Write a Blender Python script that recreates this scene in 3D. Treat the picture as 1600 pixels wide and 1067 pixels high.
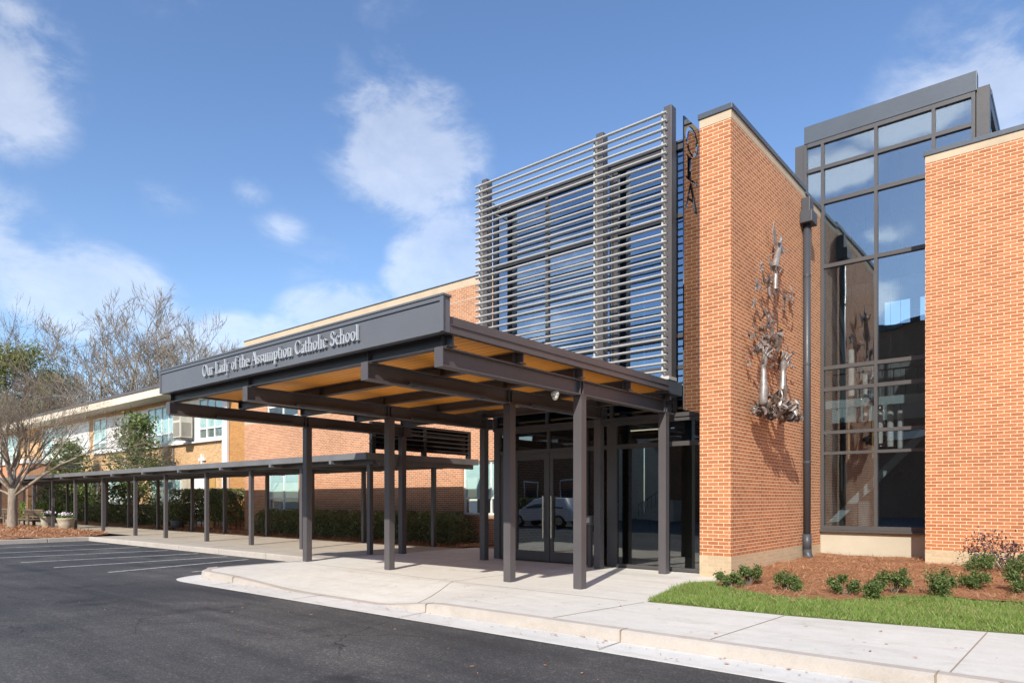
import bpy, bmesh, math, random
import numpy as np
from mathutils import Vector, Matrix
R = math.radians
for o in list(bpy.data.objects):
    bpy.data.objects.remove(o)
SC = bpy.context.scene
COL = SC.collection

# ------------------------------------------------------------------ camera
cam_d = bpy.data.cameras.new("camera")
cam = bpy.data.objects.new("camera", cam_d)
COL.objects.link(cam)
cam.location = (0, 0, 1.58)
cam.rotation_euler = (R(90), 0, R(39.705))
cam_d.sensor_width = 36
cam_d.lens = 24.008
cam_d.shift_y = 0.1541
cam_d.clip_start = 0.1
cam_d.clip_end = 2000
SC.camera = cam

# ------------------------------------------------------------------ sun, sky, exposure
SUN_DIR = Vector((0.36, -1.0, 0.77)).normalized()
SUN_ELEV = math.asin(SUN_DIR.z)
SUN_ROT = math.atan2(SUN_DIR.x, SUN_DIR.y)
sun_d = bpy.data.lights.new("sun", 'SUN')
sun_d.energy = 3.2
sun_d.angle = R(0.55)
sun_d.color = (1.0, 0.93, 0.82)
sun = bpy.data.objects.new("sun", sun_d)
COL.objects.link(sun)
sun.location = SUN_DIR * 50
sun.rotation_euler = SUN_DIR.to_track_quat('Z', 'Y').to_euler()
SC.view_settings.view_transform = 'Standard'
SC.view_settings.look = 'None'
SC.view_settings.gamma = 1.0
SC.view_settings.exposure = 0.84

W = bpy.data.worlds.new("World")
SC.world = W
W.use_nodes = True


def build_world():
    nt = W.node_tree
    N, L = nt.nodes, nt.links
    N.clear()

    def nd(t, **k):
        n = N.new(t)
        for a, b in k.items():
            setattr(n, a, b)
        return n

    def math_(op, a, b=None, c=None, clamp=False):
        n = nd('ShaderNodeMath', operation=op, use_clamp=clamp)
        for i, v in enumerate((a, b, c)):
            if v is None:
                continue
            if isinstance(v, (int, float)):
                n.inputs[i].default_value = v
            else:
                L.new(v, n.inputs[i])
        return n.outputs[0]
    out = nd('ShaderNodeOutputWorld')
    bg = nd('ShaderNodeBackground')
    bg.inputs[1].default_value = 0.15
    sky = nd('ShaderNodeTexSky', sky_type='NISHITA')
    sky.sun_disc = False
    sky.sun_elevation = SUN_ELEV
    sky.sun_rotation = SUN_ROT
    sky.altitude = 200
    sky.air_density = 1.0
    sky.dust_density = 0.7
    sky.ozone_density = 1.6
    tc = nd('ShaderNodeTexCoord')
    nrm = nd('ShaderNodeVectorMath', operation='NORMALIZE')
    L.new(tc.outputs['Generated'], nrm.inputs[0])
    D = nrm.outputs[0]
    mp = nd('ShaderNodeMapping')
    mp.inputs['Scale'].default_value = (1, 1, 1.7)
    L.new(D, mp.inputs[0])
    n1 = nd('ShaderNodeTexNoise')
    n1.inputs['Scale'].default_value = 8.0
    n1.inputs['Detail'].default_value = 9
    n1.inputs['Roughness'].default_value = 0.62
    n1.inputs['Distortion'].default_value = 0.25
    L.new(mp.outputs[0], n1.inputs['Vector'])
    n2 = nd('ShaderNodeTexNoise')
    n2.inputs['Scale'].default_value = 2.2
    n2.inputs['Detail'].default_value = 8
    n2.inputs['Roughness'].default_value = 0.6
    L.new(mp.outputs[0], n2.inputs['Vector'])
    # cloud banks: (azimuth deg from +Y towards -X, elevation deg, radius, weight)
    banks = BANKS
    acc = None
    for (az, el, rad, wt, flat) in banks:
        a, e = R(az), R(el)
        d = Vector((-math.sin(a) * math.cos(e), math.cos(a) * math.cos(e), math.sin(e)))
        sb = nd('ShaderNodeVectorMath', operation='SUBTRACT')
        L.new(D, sb.inputs[0])
        sb.inputs[1].default_value = d
        ml = nd('ShaderNodeVectorMath', operation='MULTIPLY')
        L.new(sb.outputs[0], ml.inputs[0])
        ml.inputs[1].default_value = (1, 1, flat)
        ln = nd('ShaderNodeVectorMath', operation='LENGTH')
        L.new(ml.outputs[0], ln.inputs[0])
        q = math_('DIVIDE', ln.outputs['Value'], rad)
        q = math_('SUBTRACT', 1.0, q)
        q = math_('MULTIPLY', q, wt)
        q = math_('MAXIMUM', q, 0.0)
        acc = q if acc is None else math_('MAXIMUM', acc, q)
    # open sky behind the camera carries scattered cloud as well
    sp = nd('ShaderNodeSeparateXYZ')
    L.new(D, sp.inputs[0])
    back = math_('MULTIPLY', math_('SUBTRACT', -0.15, sp.outputs[1]), 2.0, clamp=True)
    back = math_('MULTIPLY', back, math_('MULTIPLY_ADD', n2.outputs[0], 5.0, -2.75, clamp=True))
    acc = math_('MAXIMUM', acc, math_('MULTIPLY', back, 0.55))
    nn = math_('MULTIPLY_ADD', math_('ADD', n1.outputs[0], math_('MULTIPLY', n2.outputs[0], 0.6)), 2.6, -2.08)
    # noise breaks the edges of the banks only where a bank is
    den = math_('ADD', acc, math_('MULTIPLY', nn, math_('MULTIPLY_ADD', acc, 1.6, 0.05, clamp=True)))
    mr = nd('ShaderNodeMapRange', interpolation_type='SMOOTHSTEP')
    mr.inputs['From Min'].default_value = 0.12
    mr.inputs['From Max'].default_value = 0.85
    L.new(den, mr.inputs['Value'])
    fac = math_('MULTIPLY', mr.outputs[0], 0.86)
    hs = nd('ShaderNodeHueSaturation')
    hs.inputs['Hue'].default_value = 0.505
    hs.inputs['Saturation'].default_value = SKY_SAT
    hs.inputs['Value'].default_value = SKY_VAL
    L.new(sky.outputs[0], hs.inputs['Color'])
    cr = nd('ShaderNodeMix', data_type='RGBA')
    cr.inputs[6].default_value = CLOUD_LO
    cr.inputs[7].default_value = CLOUD_HI
    L.new(math_('MULTIPLY_ADD', n1.outputs[0], 2.2, -0.6, clamp=True), cr.inputs[0])
    mx = nd('ShaderNodeMix', data_type='RGBA')
    L.new(fac, mx.inputs[0])
    L.new(hs.outputs[0], mx.inputs[6])
    ad = nd('ShaderNodeMix', data_type='RGBA', blend_type='ADD')
    ad.inputs[0].default_value = 0.6
    bk = nd('ShaderNodeMix', data_type='RGBA')
    L.new(math_('MULTIPLY', sp.outputs[1], -1.1, clamp=True), bk.inputs[0])
    L.new(cr.outputs[2], bk.inputs[6])
    bk.inputs[7].default_value = (5.2, 5.0, 4.7, 1)
    L.new(bk.outputs[2], ad.inputs[6])
    L.new(hs.outputs[0], ad.inputs[7])
    L.new(ad.outputs[2], mx.inputs[7])
    L.new(mx.outputs[2], bg.inputs[0])
    L.new(bg.outputs[0], out.inputs[0])


def px_dir(px, py):
    t = (px - 800) / 1067.0
    s, c = math.sin(R(39.705)), math.cos(R(39.705))
    v = Vector((-s + c * t, c + s * t, (780 - py) / 1067.0)).normalized()
    return math.degrees(math.atan2(-v.x, v.y)), math.degrees(math.asin(v.z))


SKY_SAT, SKY_VAL = 1.12, 0.77
CLOUD_LO = (1.15, 1.25, 1.4, 1)
CLOUD_HI = (2.2, 2.15, 2.1, 1)
BANKS = [
    # azimuth, elevation, radius, weight, vertical squash
    (49.0, 27.0, 0.125, 1.6, 1.1), (46.5, 26.5, 0.10, 1.3, 1.1), (50.5, 33.0, 0.09, 0.45, 0.8), (171.0, 26.0, 0.085, 1.6, 2.2), (175.0, 20.5, 0.06, 1.5, 2.2), (165.5, 23.5, 0.07, 1.5, 2.2), (168.5, 18.5, 0.05, 1.3, 2.2), (167.0, 14.5, 0.07, 1.9, 2.0),
    (77.0, 27.0, 0.11, 1.2, 0.8), (71.5, 14.0, 0.13, 1.4, 1.6), (79.0, 16.0, 0.15, 1.1, 1.3), (66.0, 12.5, 0.08, 1.1, 1.8),
    (62.3, 11.4, 0.085, 2.0, 1.4), (53.0, 14.2, 0.12, 1.9, 1.9), (57.5, 12.5, 0.08, 1.6, 1.8), (44.8, 19.0, 0.10, 1.7, 1.1), (47.5, 17.0, 0.07, 1.3, 1.3),
    (65.0, 34.5, 0.12, 0.42, 1.6), (58.3, 20.5, 0.06, 0.42, 1.4), (66.5, 21.4, 0.06, 0.35, 1.6), (60.5, 22.8, 0.04, 0.5, 1.4),
    (5.0, 25.5, 0.17, 1.0, 1.2), (1.0, 20.0, 0.2, 1.0, 1.0), (85.0, 8.0, 0.18, 0.7, 1.5),
    (55.5, 18.0, 0.09, 0.3, 1.3)]
build_world()

# ------------------------------------------------------------------ material helpers
MATS = {}


class NT:
    def __init__(s, name):
        s.m = bpy.data.materials.new(name)
        s.m.use_nodes = True
        s.nt = s.m.node_tree
        s.N, s.L = s.nt.nodes, s.nt.links
        s.N.clear()
        s.out = s.N.new('ShaderNodeOutputMaterial')
        MATS[name] = s.m

    def n(s, t, ins=None, **k):
        x = s.N.new(t)
        for a, b in k.items():
            setattr(x, a, b)
        for a, b in (ins or {}).items():
            s.put(x.inputs[a], b)
        return x

    def put(s, sock, v):
        if hasattr(v, 'is_output'):
            s.L.new(v, sock)
        else:
            sock.default_value = v

    def noise(s, scale, detail=4, rough=0.55, vec=None, dist=0.0):
        x = s.n('ShaderNodeTexNoise', {'Scale': scale, 'Detail': detail, 'Roughness': rough, 'Distortion': dist})
        s.L.new(vec if vec is not None else s.pos(), x.inputs['Vector'])
        return x.outputs[0]

    def pos(s):
        if not hasattr(s, '_p'):
            s._p = s.N.new('ShaderNodeNewGeometry').outputs['Position']
        return s._p

    def uv(s):
        if not hasattr(s, '_u'):
            s._u = s.N.new('ShaderNodeTexCoord').outputs['UV']
        return s._u

    def ramp(s, fac, *st):
        x = s.n('ShaderNodeValToRGB')
        e = x.color_ramp.elements
        while len(e) < len(st):
            e.new(0.5)
        for i, (p, c) in enumerate(st):
            e[i].position = p
            e[i].color = (*c, 1) if len(c) == 3 else c
        s.L.new(fac, x.inputs[0])
        return x.outputs[0]

    def mix(s, fac, a, b, blend='MIX'):
        x = s.n('ShaderNodeMix', data_type='RGBA', blend_type=blend)
        s.put(x.inputs[0], fac)
        s.put(x.inputs[6], (*a, 1) if isinstance(a, tuple) and len(a) == 3 else a)
        s.put(x.inputs[7], (*b, 1) if isinstance(b, tuple) and len(b) == 3 else b)
        return x.outputs[2]

    def bsdf(s, color, rough=0.6, metal=0.0, spec=0.5, height=None, bump=0.1, dist=0.01):
        b = s.n('ShaderNodeBsdfPrincipled')
        s.put(b.inputs['Base Color'], (*color, 1) if isinstance(color, tuple) and len(color) == 3 else color)
        s.put(b.inputs['Roughness'], rough)
        s.put(b.inputs['Metallic'], metal)
        s.put(b.inputs['Specular IOR Level'], spec)
        if height is not None:
            bp = s.n('ShaderNodeBump', {'Strength': bump, 'Distance': dist})
            s.L.new(height, bp.inputs['Height'])
            s.L.new(bp.outputs[0], b.inputs['Normal'])
        s.L.new(b.outputs[0], s.out.inputs[0])
        return b


def paint(name, c, rough=0.45, var=0.12, spec=0.5, metal=0.0, scale=1.5):
    t = NT(name)
    f = t.noise(scale, 6, 0.6)
    f2 = t.noise(scale * 14, 3, 0.6)
    a = tuple(x * (1 - var) for x in c)
    b = tuple(min(1, x * (1 + var)) for x in c)
    col = t.ramp(f, (0.3, a), (0.7, b))
    rg = t.n('ShaderNodeMapRange', {'Value': f2, 'From Min': 0.3, 'From Max': 0.7, 'To Min': rough - 0.07, 'To Max': rough + 0.08})
    t.bsdf(col, rg.outputs[0], metal, spec, f2, 0.03, 0.005)
    return t.m


def brick(name, lo, hi, mortar, var=1.0, bw=0.2032, rh=0.0677, ms=0.0105):
    t = NT(name)
    bt = t.n('ShaderNodeTexBrick', {'Vector': t.uv(), 'Color1': (*lo, 1), 'Color2': (*hi, 1), 'Mortar': (*mortar, 1),
                                    'Scale': 1.0, 'Mortar Size': ms * 0.5, 'Mortar Smooth': 0.12, 'Bias': 0.0,
                                    'Brick Width': bw, 'Row Height': rh}, offset=0.5, offset_frequency=2, squash=1.0)
    big = t.noise(0.45, 6, 0.65)
    fine = t.noise(38, 4, 0.7)
    st = t.ramp(big, (0.28, (0.86, 0.86, 0.87)), (0.55, (1, 1, 1)), (0.8, (1.1, 1.07, 1.04)))
    c = t.mix(1.0, bt.outputs['Color'], st, 'MULTIPLY')
    fr = t.ramp(fine, (0.3, (0.84, 0.84, 0.84)), (0.7, (1.12, 1.12, 1.12)))
    c = t.mix(0.8, c, fr, 'MULTIPLY')
    inv = t.n('ShaderNodeMath', {0: 1.0, 1: bt.outputs['Fac']}, operation='SUBTRACT')
    h = t.n('ShaderNodeMath', {0: inv.outputs[0], 1: t.n('ShaderNodeMath', {0: fine, 1: 0.25}, operation='MULTIPLY').outputs[0]}, operation='ADD')
    t.bsdf(c, 0.85, 0, 0.25, h.outputs[0], 0.55, 0.008)
    return t.m


def glass(name, tint, refl_lo, refl_col=(1, 1, 1), wave=0.02, wscale=0.6):
    """pane of window glass: tinted see-through plus a mirror share that grows at grazing angles"""
    t = NT(name)
    tr = t.n('ShaderNodeBsdfTransparent', {'Color': (*tint, 1)})
    nz = t.noise(wscale, 2, 0.5)
    bp = t.n('ShaderNodeBump', {'Strength': wave, 'Distance': 0.2})
    t.L.new(nz, bp.inputs['Height'])
    gl = t.n('ShaderNodeBsdfGlossy', {'Color': (*refl_col, 1), 'Roughness': 0.004})
    t.L.new(bp.outputs[0], gl.inputs['Normal'])
    lw = t.n('ShaderNodeLayerWeight', {'Blend': 0.5})
    p5 = t.n('ShaderNodeMath', {0: lw.outputs['Facing'], 1: 4.0}, operation='POWER')
    mr = t.n('ShaderNodeMapRange', {'Value': p5.outputs[0], 'From Min': 0.0, 'From Max': 1.0, 'To Min': refl_lo, 'To Max': 1.0})
    mx = t.n('ShaderNodeMixShader', {0: mr.outputs[0]})
    t.L.new(tr.outputs[0], mx.inputs[1])
    t.L.new(gl.outputs[0], mx.inputs[2])
    t.L.new(mx.outputs[0], t.out.inputs[0])
    return t.m


def leafmat(name, cols, rough=0.5, trans=0.25, spec=0.4):
    t = NT(name)
    g = t.n('ShaderNodeNewGeometry')
    ri = g.outputs['Random Per Island']
    k = len(cols) - 1
    c = t.ramp(ri, *[(i / k, cc) for i, cc in enumerate(cols)])
    b = t.n('ShaderNodeBsdfPrincipled', {'Roughness': rough, 'Specular IOR Level': spec})
    t.L.new(c, b.inputs['Base Color'])
    tl = t.n('ShaderNodeBsdfTranslucent')
    t.L.new(c, tl.inputs['Color'])
    mx = t.n('ShaderNodeMixShader', {0: trans})
    t.L.new(b.outputs[0], mx.inputs[1])
    t.L.new(tl.outputs[0], mx.inputs[2])
    t.L.new(mx.outputs[0], t.out.inputs[0])
    return t.m


def make_materials():
    brick('brick_red', (0.40, 0.145, 0.060), (0.53, 0.212, 0.094), (0.82, 0.68, 0.48))
    brick('brick_annex', (0.41, 0.175, 0.088), (0.53, 0.25, 0.132), (0.78, 0.66, 0.49))
    brick('brick_stone', (0.50, 0.38, 0.245), (0.57, 0.445, 0.295), (0.62, 0.51, 0.36), ms=0.008)
    brick('brick_yellow', (0.48, 0.28, 0.13), (0.64, 0.42, 0.22), (0.66, 0.50, 0.33))
    brick('brick_orange', (0.42, 0.19, 0.06), (0.52, 0.26, 0.09), (0.52, 0.36, 0.18))
    brick('brick_brown', (0.16, 0.075, 0.04), (0.26, 0.13, 0.07), (0.35, 0.27, 0.2))
    paint('cream_stone', (0.52, 0.42, 0.30), 0.8, 0.10, 0.2)
    paint('cream_render', (0.50, 0.45, 0.36), 0.85, 0.08, 0.2)
    paint('steel_paint', (0.088, 0.080, 0.084), 0.42, 0.10)
    paint('frame_paint', (0.078, 0.074, 0.075), 0.4, 0.08)
    paint('fascia_paint', (0.125, 0.130, 0.145), 0.38, 0.05)
    paint('roof_trim', (0.10, 0.088, 0.09), 0.42, 0.08)
    paint('cap_metal', (0.075, 0.09, 0.112), 0.38, 0.08)
    paint('walk_roof', (0.155, 0.155, 0.16), 0.5, 0.15)
    paint('dark_louver', (0.024, 0.02, 0.02), 0.5, 0.1)
    paint('aluminium', (0.50, 0.49, 0.47), 0.35, 0.06, metal=0.0)
    paint('letter_metal', (0.43, 0.46, 0.50), 0.35, 0.06)
    paint('white_paint', (0.74, 0.75, 0.74), 0.45, 0.05)
    paint('white_plastic', (0.8, 0.8, 0.78), 0.35, 0.03)
    paint('teal_blind', (0.62, 0.75, 0.74), 0.6, 0.08, scale=0.8)
    paint('soffit', (0.50, 0.44, 0.33), 0.8, 0.08)
    paint('cream_fascia', (0.70, 0.62, 0.49), 0.7, 0.1)
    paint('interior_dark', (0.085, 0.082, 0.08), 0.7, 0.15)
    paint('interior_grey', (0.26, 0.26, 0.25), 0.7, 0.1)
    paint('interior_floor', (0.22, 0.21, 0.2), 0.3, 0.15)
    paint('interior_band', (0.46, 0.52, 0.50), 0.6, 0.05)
    paint('oak_trim', (0.5, 0.3, 0.1), 0.5, 0.1)
    paint('ac_beige', (0.58, 0.55, 0.47), 0.55, 0.08)
    paint('ac_grille', (0.28, 0.26, 0.22), 0.6, 0.15)
    paint('downspout', (0.055, 0.06, 0.072), 0.45, 0.06)
    paint('pot_grey', (0.10, 0.11, 0.125), 0.55, 0.1)
    paint('pot_stone', (0.42, 0.37, 0.28), 0.85, 0.25, 0.2, scale=9)
    paint('flower_white', (0.75, 0.66, 0.72), 0.6, 0.15, scale=20)
    paint('bench_wood', (0.17, 0.125, 0.085), 0.75, 0.25, 0.2, scale=6)
    paint('car_white', (0.72, 0.74, 0.76), 0.15, 0.02)
    paint('tyre', (0.02, 0.02, 0.02), 0.8, 0.1)
    paint('rim', (0.5, 0.5, 0.5), 0.3, 0.05, metal=0.8)
    paint('car_glass', (0.03, 0.04, 0.05), 0.05, 0.02)
    # curb and slab concrete
    for nm, c, v in (('concrete', (0.64, 0.625, 0.585), 0.09), ('curb_concrete', (0.48, 0.435, 0.39), 0.11), ('gutter_concrete', (0.62, 0.61, 0.59), 0.09), ('walk_concrete', (0.46, 0.405, 0.335), 0.13)):
        t = NT(nm)
        a, b, d = t.noise(0.5, 7, 0.65), t.noise(5, 6, 0.7), t.noise(70, 3, 0.7)
        stv = t.n('ShaderNodeMapping', {'Vector': t.pos(), 'Scale': (0.35, 2.6, 1)})
        e = t.noise(1.6, 6, 0.65, stv.outputs[0], 0.6)
        c1 = t.ramp(a, (0.3, tuple(x * (1 - v) for x in c)), (0.68, tuple(x * (1 + v * 0.7) for x in c)))
        c1 = t.mix(0.55, c1, t.ramp(b, (0.3, (0.86, 0.86, 0.85)), (0.7, (1.06, 1.06, 1.06))), 'MULTIPLY')
        c1 = t.mix(0.6, c1, t.ramp(e, (0.32, (0.86, 0.84, 0.81)), (0.5, (1, 1, 1)), (0.8, (1.04, 1.04, 1.04))), 'MULTIPLY')
        c1 = t.mix(0.5, c1, t.ramp(d, (0.3, (0.85, 0.85, 0.84)), (0.7, (1.1, 1.1, 1.1))), 'MULTIPLY')
        bl = t.noise(1.9, 7, 0.75, dist=0.8)
        c1 = t.mix(0.75, c1, t.ramp(bl, (0.56, (1, 1, 1)), (0.66, (0.88, 0.86, 0.83)), (0.8, (0.80, 0.78, 0.74))), 'MULTIPLY')
        vo = t.n('ShaderNodeTexVoronoi', {'Vector': t.pos(), 'Scale': 2.3, 'Randomness': 1.0})
        c1 = t.mix(1.0, c1, t.ramp(vo.outputs['Distance'], (0.035, (0.66, 0.64, 0.62)), (0.06, (1, 1, 1))), 'MULTIPLY')
        t.bsdf(c1, 0.85, 0, 0.25, d, 0.25, 0.004)
    t = NT('asphalt')
    a, d = t.noise(0.22, 7, 0.7, dist=0.6), t.noise(48, 4, 0.85)
    e, g = t.noise(1.7, 9, 0.8), t.noise(16, 4, 0.8)
    c = t.ramp(a, (0.34, (0.028, 0.029, 0.032)), (0.52, (0.050, 0.050, 0.051)), (0.68, (0.082, 0.080, 0.077)))
    c = t.mix(0.8, c, t.ramp(e, (0.3, (0.8, 0.8, 0.82)), (0.7, (1.2, 1.2, 1.18))), 'MULTIPLY')
    c = t.mix(1.0, c, t.ramp(d, (0.32, (0.5, 0.5, 0.5)), (0.5, (1, 1, 1)), (0.66, (2.3, 2.25, 2.2))), 'MULTIPLY')
    c = t.mix(0.7, c, t.ramp(g, (0.52, (1, 1, 1)), (0.68, (2.3, 2.2, 2.1))), 'MULTIPLY')
    mpv = t.n('ShaderNodeMapping', {'Vector': t.pos(), 'Scale': (0.9, 0.25, 1), 'Rotation': (0, 0, 0.5)})
    sc = t.noise(2.6, 9, 0.8, mpv.outputs[0], 1.2)
    c = t.mix(0.55, c, t.ramp(sc, (0.60, (1, 1, 1)), (0.72, (2.2, 2.1, 2.0))), 'MULTIPLY')
    cw = t.n('ShaderNodeTexVoronoi', {'Vector': t.n('ShaderNodeVectorMath', {0: t.pos(), 1: t.n('ShaderNodeVectorMath', {0: t.n('ShaderNodeTexNoise', {'Vector': t.pos(), 'Scale': 1.3, 'Detail': 5}).outputs['Color'], 'Scale': 0.9}, operation='SCALE').outputs[0]}, operation='ADD').outputs[0], 'Scale': 0.42}, feature='DISTANCE_TO_EDGE')
    crack = t.ramp(cw.outputs['Distance'], (0.0, (0.3, 0.3, 0.3)), (0.006, (1, 1, 1)))
    cm = t.ramp(t.noise(0.35, 3), (0.52, (0, 0, 0)), (0.6, (1, 1, 1)))
    c = t.mix(cm, c, t.mix(1.0, c, crack, 'MULTIPLY'))
    oil = t.noise(0.9, 4, 0.6, dist=0.3)
    c = t.mix(0.9, c, t.ramp(oil, (0.60, (1, 1, 1)), (0.70, (0.55, 0.55, 0.57))), 'MULTIPLY')
    tm = t.n('ShaderNodeMapping', {'Vector': t.pos(), 'Scale': (0.10, 1.5, 1), 'Rotation': (0, 0, 0.12)})
    c = t.mix(0.7, c, t.ramp(t.noise(1.3, 5, 0.65, tm.outputs[0], 0.3), (0.36, (0.70, 0.70, 0.72)), (0.48, (1, 1, 1)), (0.62, (1.28, 1.26, 1.24))), 'MULTIPLY')
    t.bsdf(c, 0.78, 0, 0.35, d, 0.5, 0.006)
    t = NT('line_paint')
    e = t.noise(9, 6, 0.75)
    c = t.ramp(e, (0.34, (0.10, 0.10, 0.10)), (0.48, (0.52, 0.52, 0.50)), (0.8, (0.66, 0.66, 0.64)))
    t.bsdf(c, 0.7, 0, 0.3)
    t = NT('joint_dark')
    t.bsdf((0.30, 0.24, 0.18), 0.9, 0, 0.2)
    t = NT('mulch_soil')
    a, d = t.noise(1.6, 6, 0.7), t.noise(55, 5, 0.75)
    st = t.n('ShaderNodeMapping', {'Vector': t.pos(), 'Scale': (3, 0.8, 1), 'Rotation': (0, 0, 0.8)})
    g = t.noise(30, 4, 0.75, st.outputs[0], 1.0)
    c = t.ramp(g, (0.3, (0.19, 0.085, 0.042)), (0.52, (0.37, 0.18, 0.092)), (0.75, (0.54, 0.31, 0.18)))
    c = t.mix(0.7, c, t.ramp(a, (0.3, (0.75, 0.72, 0.7)), (0.7, (1.15, 1.12, 1.1))), 'MULTIPLY')
    t.bsdf(c, 0.9, 0, 0.2, d, 0.8, 0.02)
    t = NT('turf_soil')
    a = t.noise(14, 5, 0.7)
    t.bsdf(t.ramp(a, (0.3, (0.10, 0.12, 0.035)), (0.7, (0.20, 0.23, 0.08))), 0.95, 0, 0.1, a, 0.5, 0.02)
    leafmat('straw', [(0.24, 0.105, 0.05), (0.43, 0.22, 0.11), (0.58, 0.33, 0.19), (0.36, 0.165, 0.08), (0.64, 0.42, 0.26)], 0.8, 0.0, 0.2)
    leafmat('grass_blade', [(0.13, 0.23, 0.035), (0.20, 0.33, 0.06), (0.27, 0.38, 0.09), (0.16, 0.28, 0.05), (0.42, 0.42, 0.20), (0.23, 0.34, 0.075), (0.33, 0.39, 0.14)], 0.6, 0.35, 0.3)
    leafmat('hedge_leaf', [(0.07, 0.10, 0.042), (0.13, 0.165, 0.065), (0.20, 0.23, 0.10), (0.09, 0.12, 0.05), (0.27, 0.27, 0.14)], 0.45, 0.2)
    leafmat('bright_leaf', [(0.078, 0.156, 0.023), (0.156, 0.250, 0.047), (0.234, 0.312, 0.078), (0.109, 0.187, 0.031)], 0.5, 0.25)
    leafmat('shrub_leaf', [(0.045, 0.085, 0.025), (0.09, 0.15, 0.04), (0.17, 0.23, 0.065), (0.06, 0.105, 0.03), (0.26, 0.28, 0.10)], 0.5, 0.25)
    leafmat('magnolia_leaf', [(0.050, 0.101, 0.024), (0.101, 0.177, 0.036), (0.203, 0.254, 0.076), (0.076, 0.135, 0.030), (0.270, 0.254, 0.101)], 0.3, 0.15, 0.6)
    leafmat('purple_leaf', [(0.05, 0.03, 0.04), (0.085, 0.05, 0.06), (0.12, 0.085, 0.09)], 0.5, 0.2)
    leafmat('pine_leaf', [(0.11, 0.14, 0.035), (0.20, 0.23, 0.05), (0.30, 0.31, 0.08), (0.15, 0.17, 0.05), (0.22, 0.18, 0.10)], 0.6, 0.25)
    for nm, lo, hi in (('bark_light', (0.19, 0.155, 0.12), (0.36, 0.305, 0.24)), ('bark_grey', (0.11, 0.088, 0.072), (0.22, 0.18, 0.145)), ('bark_dark', (0.10, 0.075, 0.055), (0.2, 0.16, 0.12))):
        t = NT(nm)
        mp = t.n('ShaderNodeMapping', {'Vector': t.pos(), 'Scale': (1, 1, 0.22)})
        a = t.noise(14, 6, 0.7, mp.outputs[0])
        t.bsdf(t.ramp(a, (0.3, lo), (0.7, hi)), 0.9, 0, 0.2, a, 0.6, 0.02)
    # timber-look soffit boards (grooves along X)
    t = NT('soffit_board')
    sx = t.n('ShaderNodeSeparateXYZ')
    t.L.new(t.pos(), sx.inputs[0])
    md = t.n('ShaderNodeMath', {0: sx.outputs[1], 1: 0.145}, operation='MODULO')
    gv = t.ramp(t.n('ShaderNodeMath', {0: md.outputs[0], 1: 6.897}, operation='MULTIPLY').outputs[0], (0.0, (0.35, 0.35, 0.35)), (0.10, (1, 1, 1)), (0.92, (1, 1, 1)), (1.0, (0.35, 0.35, 0.35)))
    mp = t.n('ShaderNodeMapping', {'Vector': t.pos(), 'Scale': (0.5, 7.0, 1)})
    a = t.noise(3.0, 6, 0.6, mp.outputs[0], 0.4)
    c = t.ramp(a, (0.3, (0.88, 0.32, 0.04)), (0.7, (0.98, 0.43, 0.07)))
    c = t.mix(1.0, c, gv, 'MULTIPLY')
    t.bsdf(c, 0.45, 0, 0.4, gv, 0.3, 0.01)
    # polished sign panel and weathered steel sculpture
    t = NT('bronze_mirror')
    a = t.noise(1.4, 3)
    t.bsdf(t.ramp(a, (0.3, (0.165, 0.17, 0.18)), (0.7, (0.21, 0.215, 0.23))), 0.045, 1.0, 0.5)
    t = NT('sculpture_steel')
    a = t.noise(7, 6, 0.7)
    c = t.ramp(a, (0.25, (0.10, 0.065, 0.05)), (0.5, (0.21, 0.165, 0.145)), (0.75, (0.36, 0.325, 0.31)))
    t.bsdf(c, 0.5, 0.4, 0.5, a, 0.2, 0.02)
    t = NT('sculpture_silver')
    a = t.noise(9, 5, 0.6)
    t.bsdf(t.ramp(a, (0.3, (0.20, 0.175, 0.16)), (0.7, (0.40, 0.37, 0.35))), 0.45, 0.45, 0.5, a, 0.2, 0.02)
    t = NT('steel_bright')
    t.bsdf((0.75, 0.70, 0.62), 0.25, 0.9, 0.5)
    t = NT('pendant_white')
    t.bsdf((0.86, 0.80, 0.72), 0.6, 0, 0.3)
    t = NT('lamp_strip')
    e = t.n('ShaderNodeEmission', {'Color': (1.0, 0.86, 0.66, 1), 'Strength': 1.3})
    t.L.new(e.outputs[0], t.out.inputs[0])
    glass('glass_blue', (0.30, 0.38, 0.45), 0.32, (0.62, 0.80, 1.0), 0.04)
    glass('glass_tower', (0.77, 0.82, 0.85), 0.22, (0.80, 0.92, 1.0), 0.04)
    glass('glass_clear', (0.50, 0.53, 0.52), 0.17, (0.95, 1.0, 1.0))
    glass('glass_window', (0.88, 0.93, 0.93), 0.06, (0.95, 1.0, 1.0))


make_materials()
M = MATS

# ------------------------------------------------------------------ mesh helpers


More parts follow.
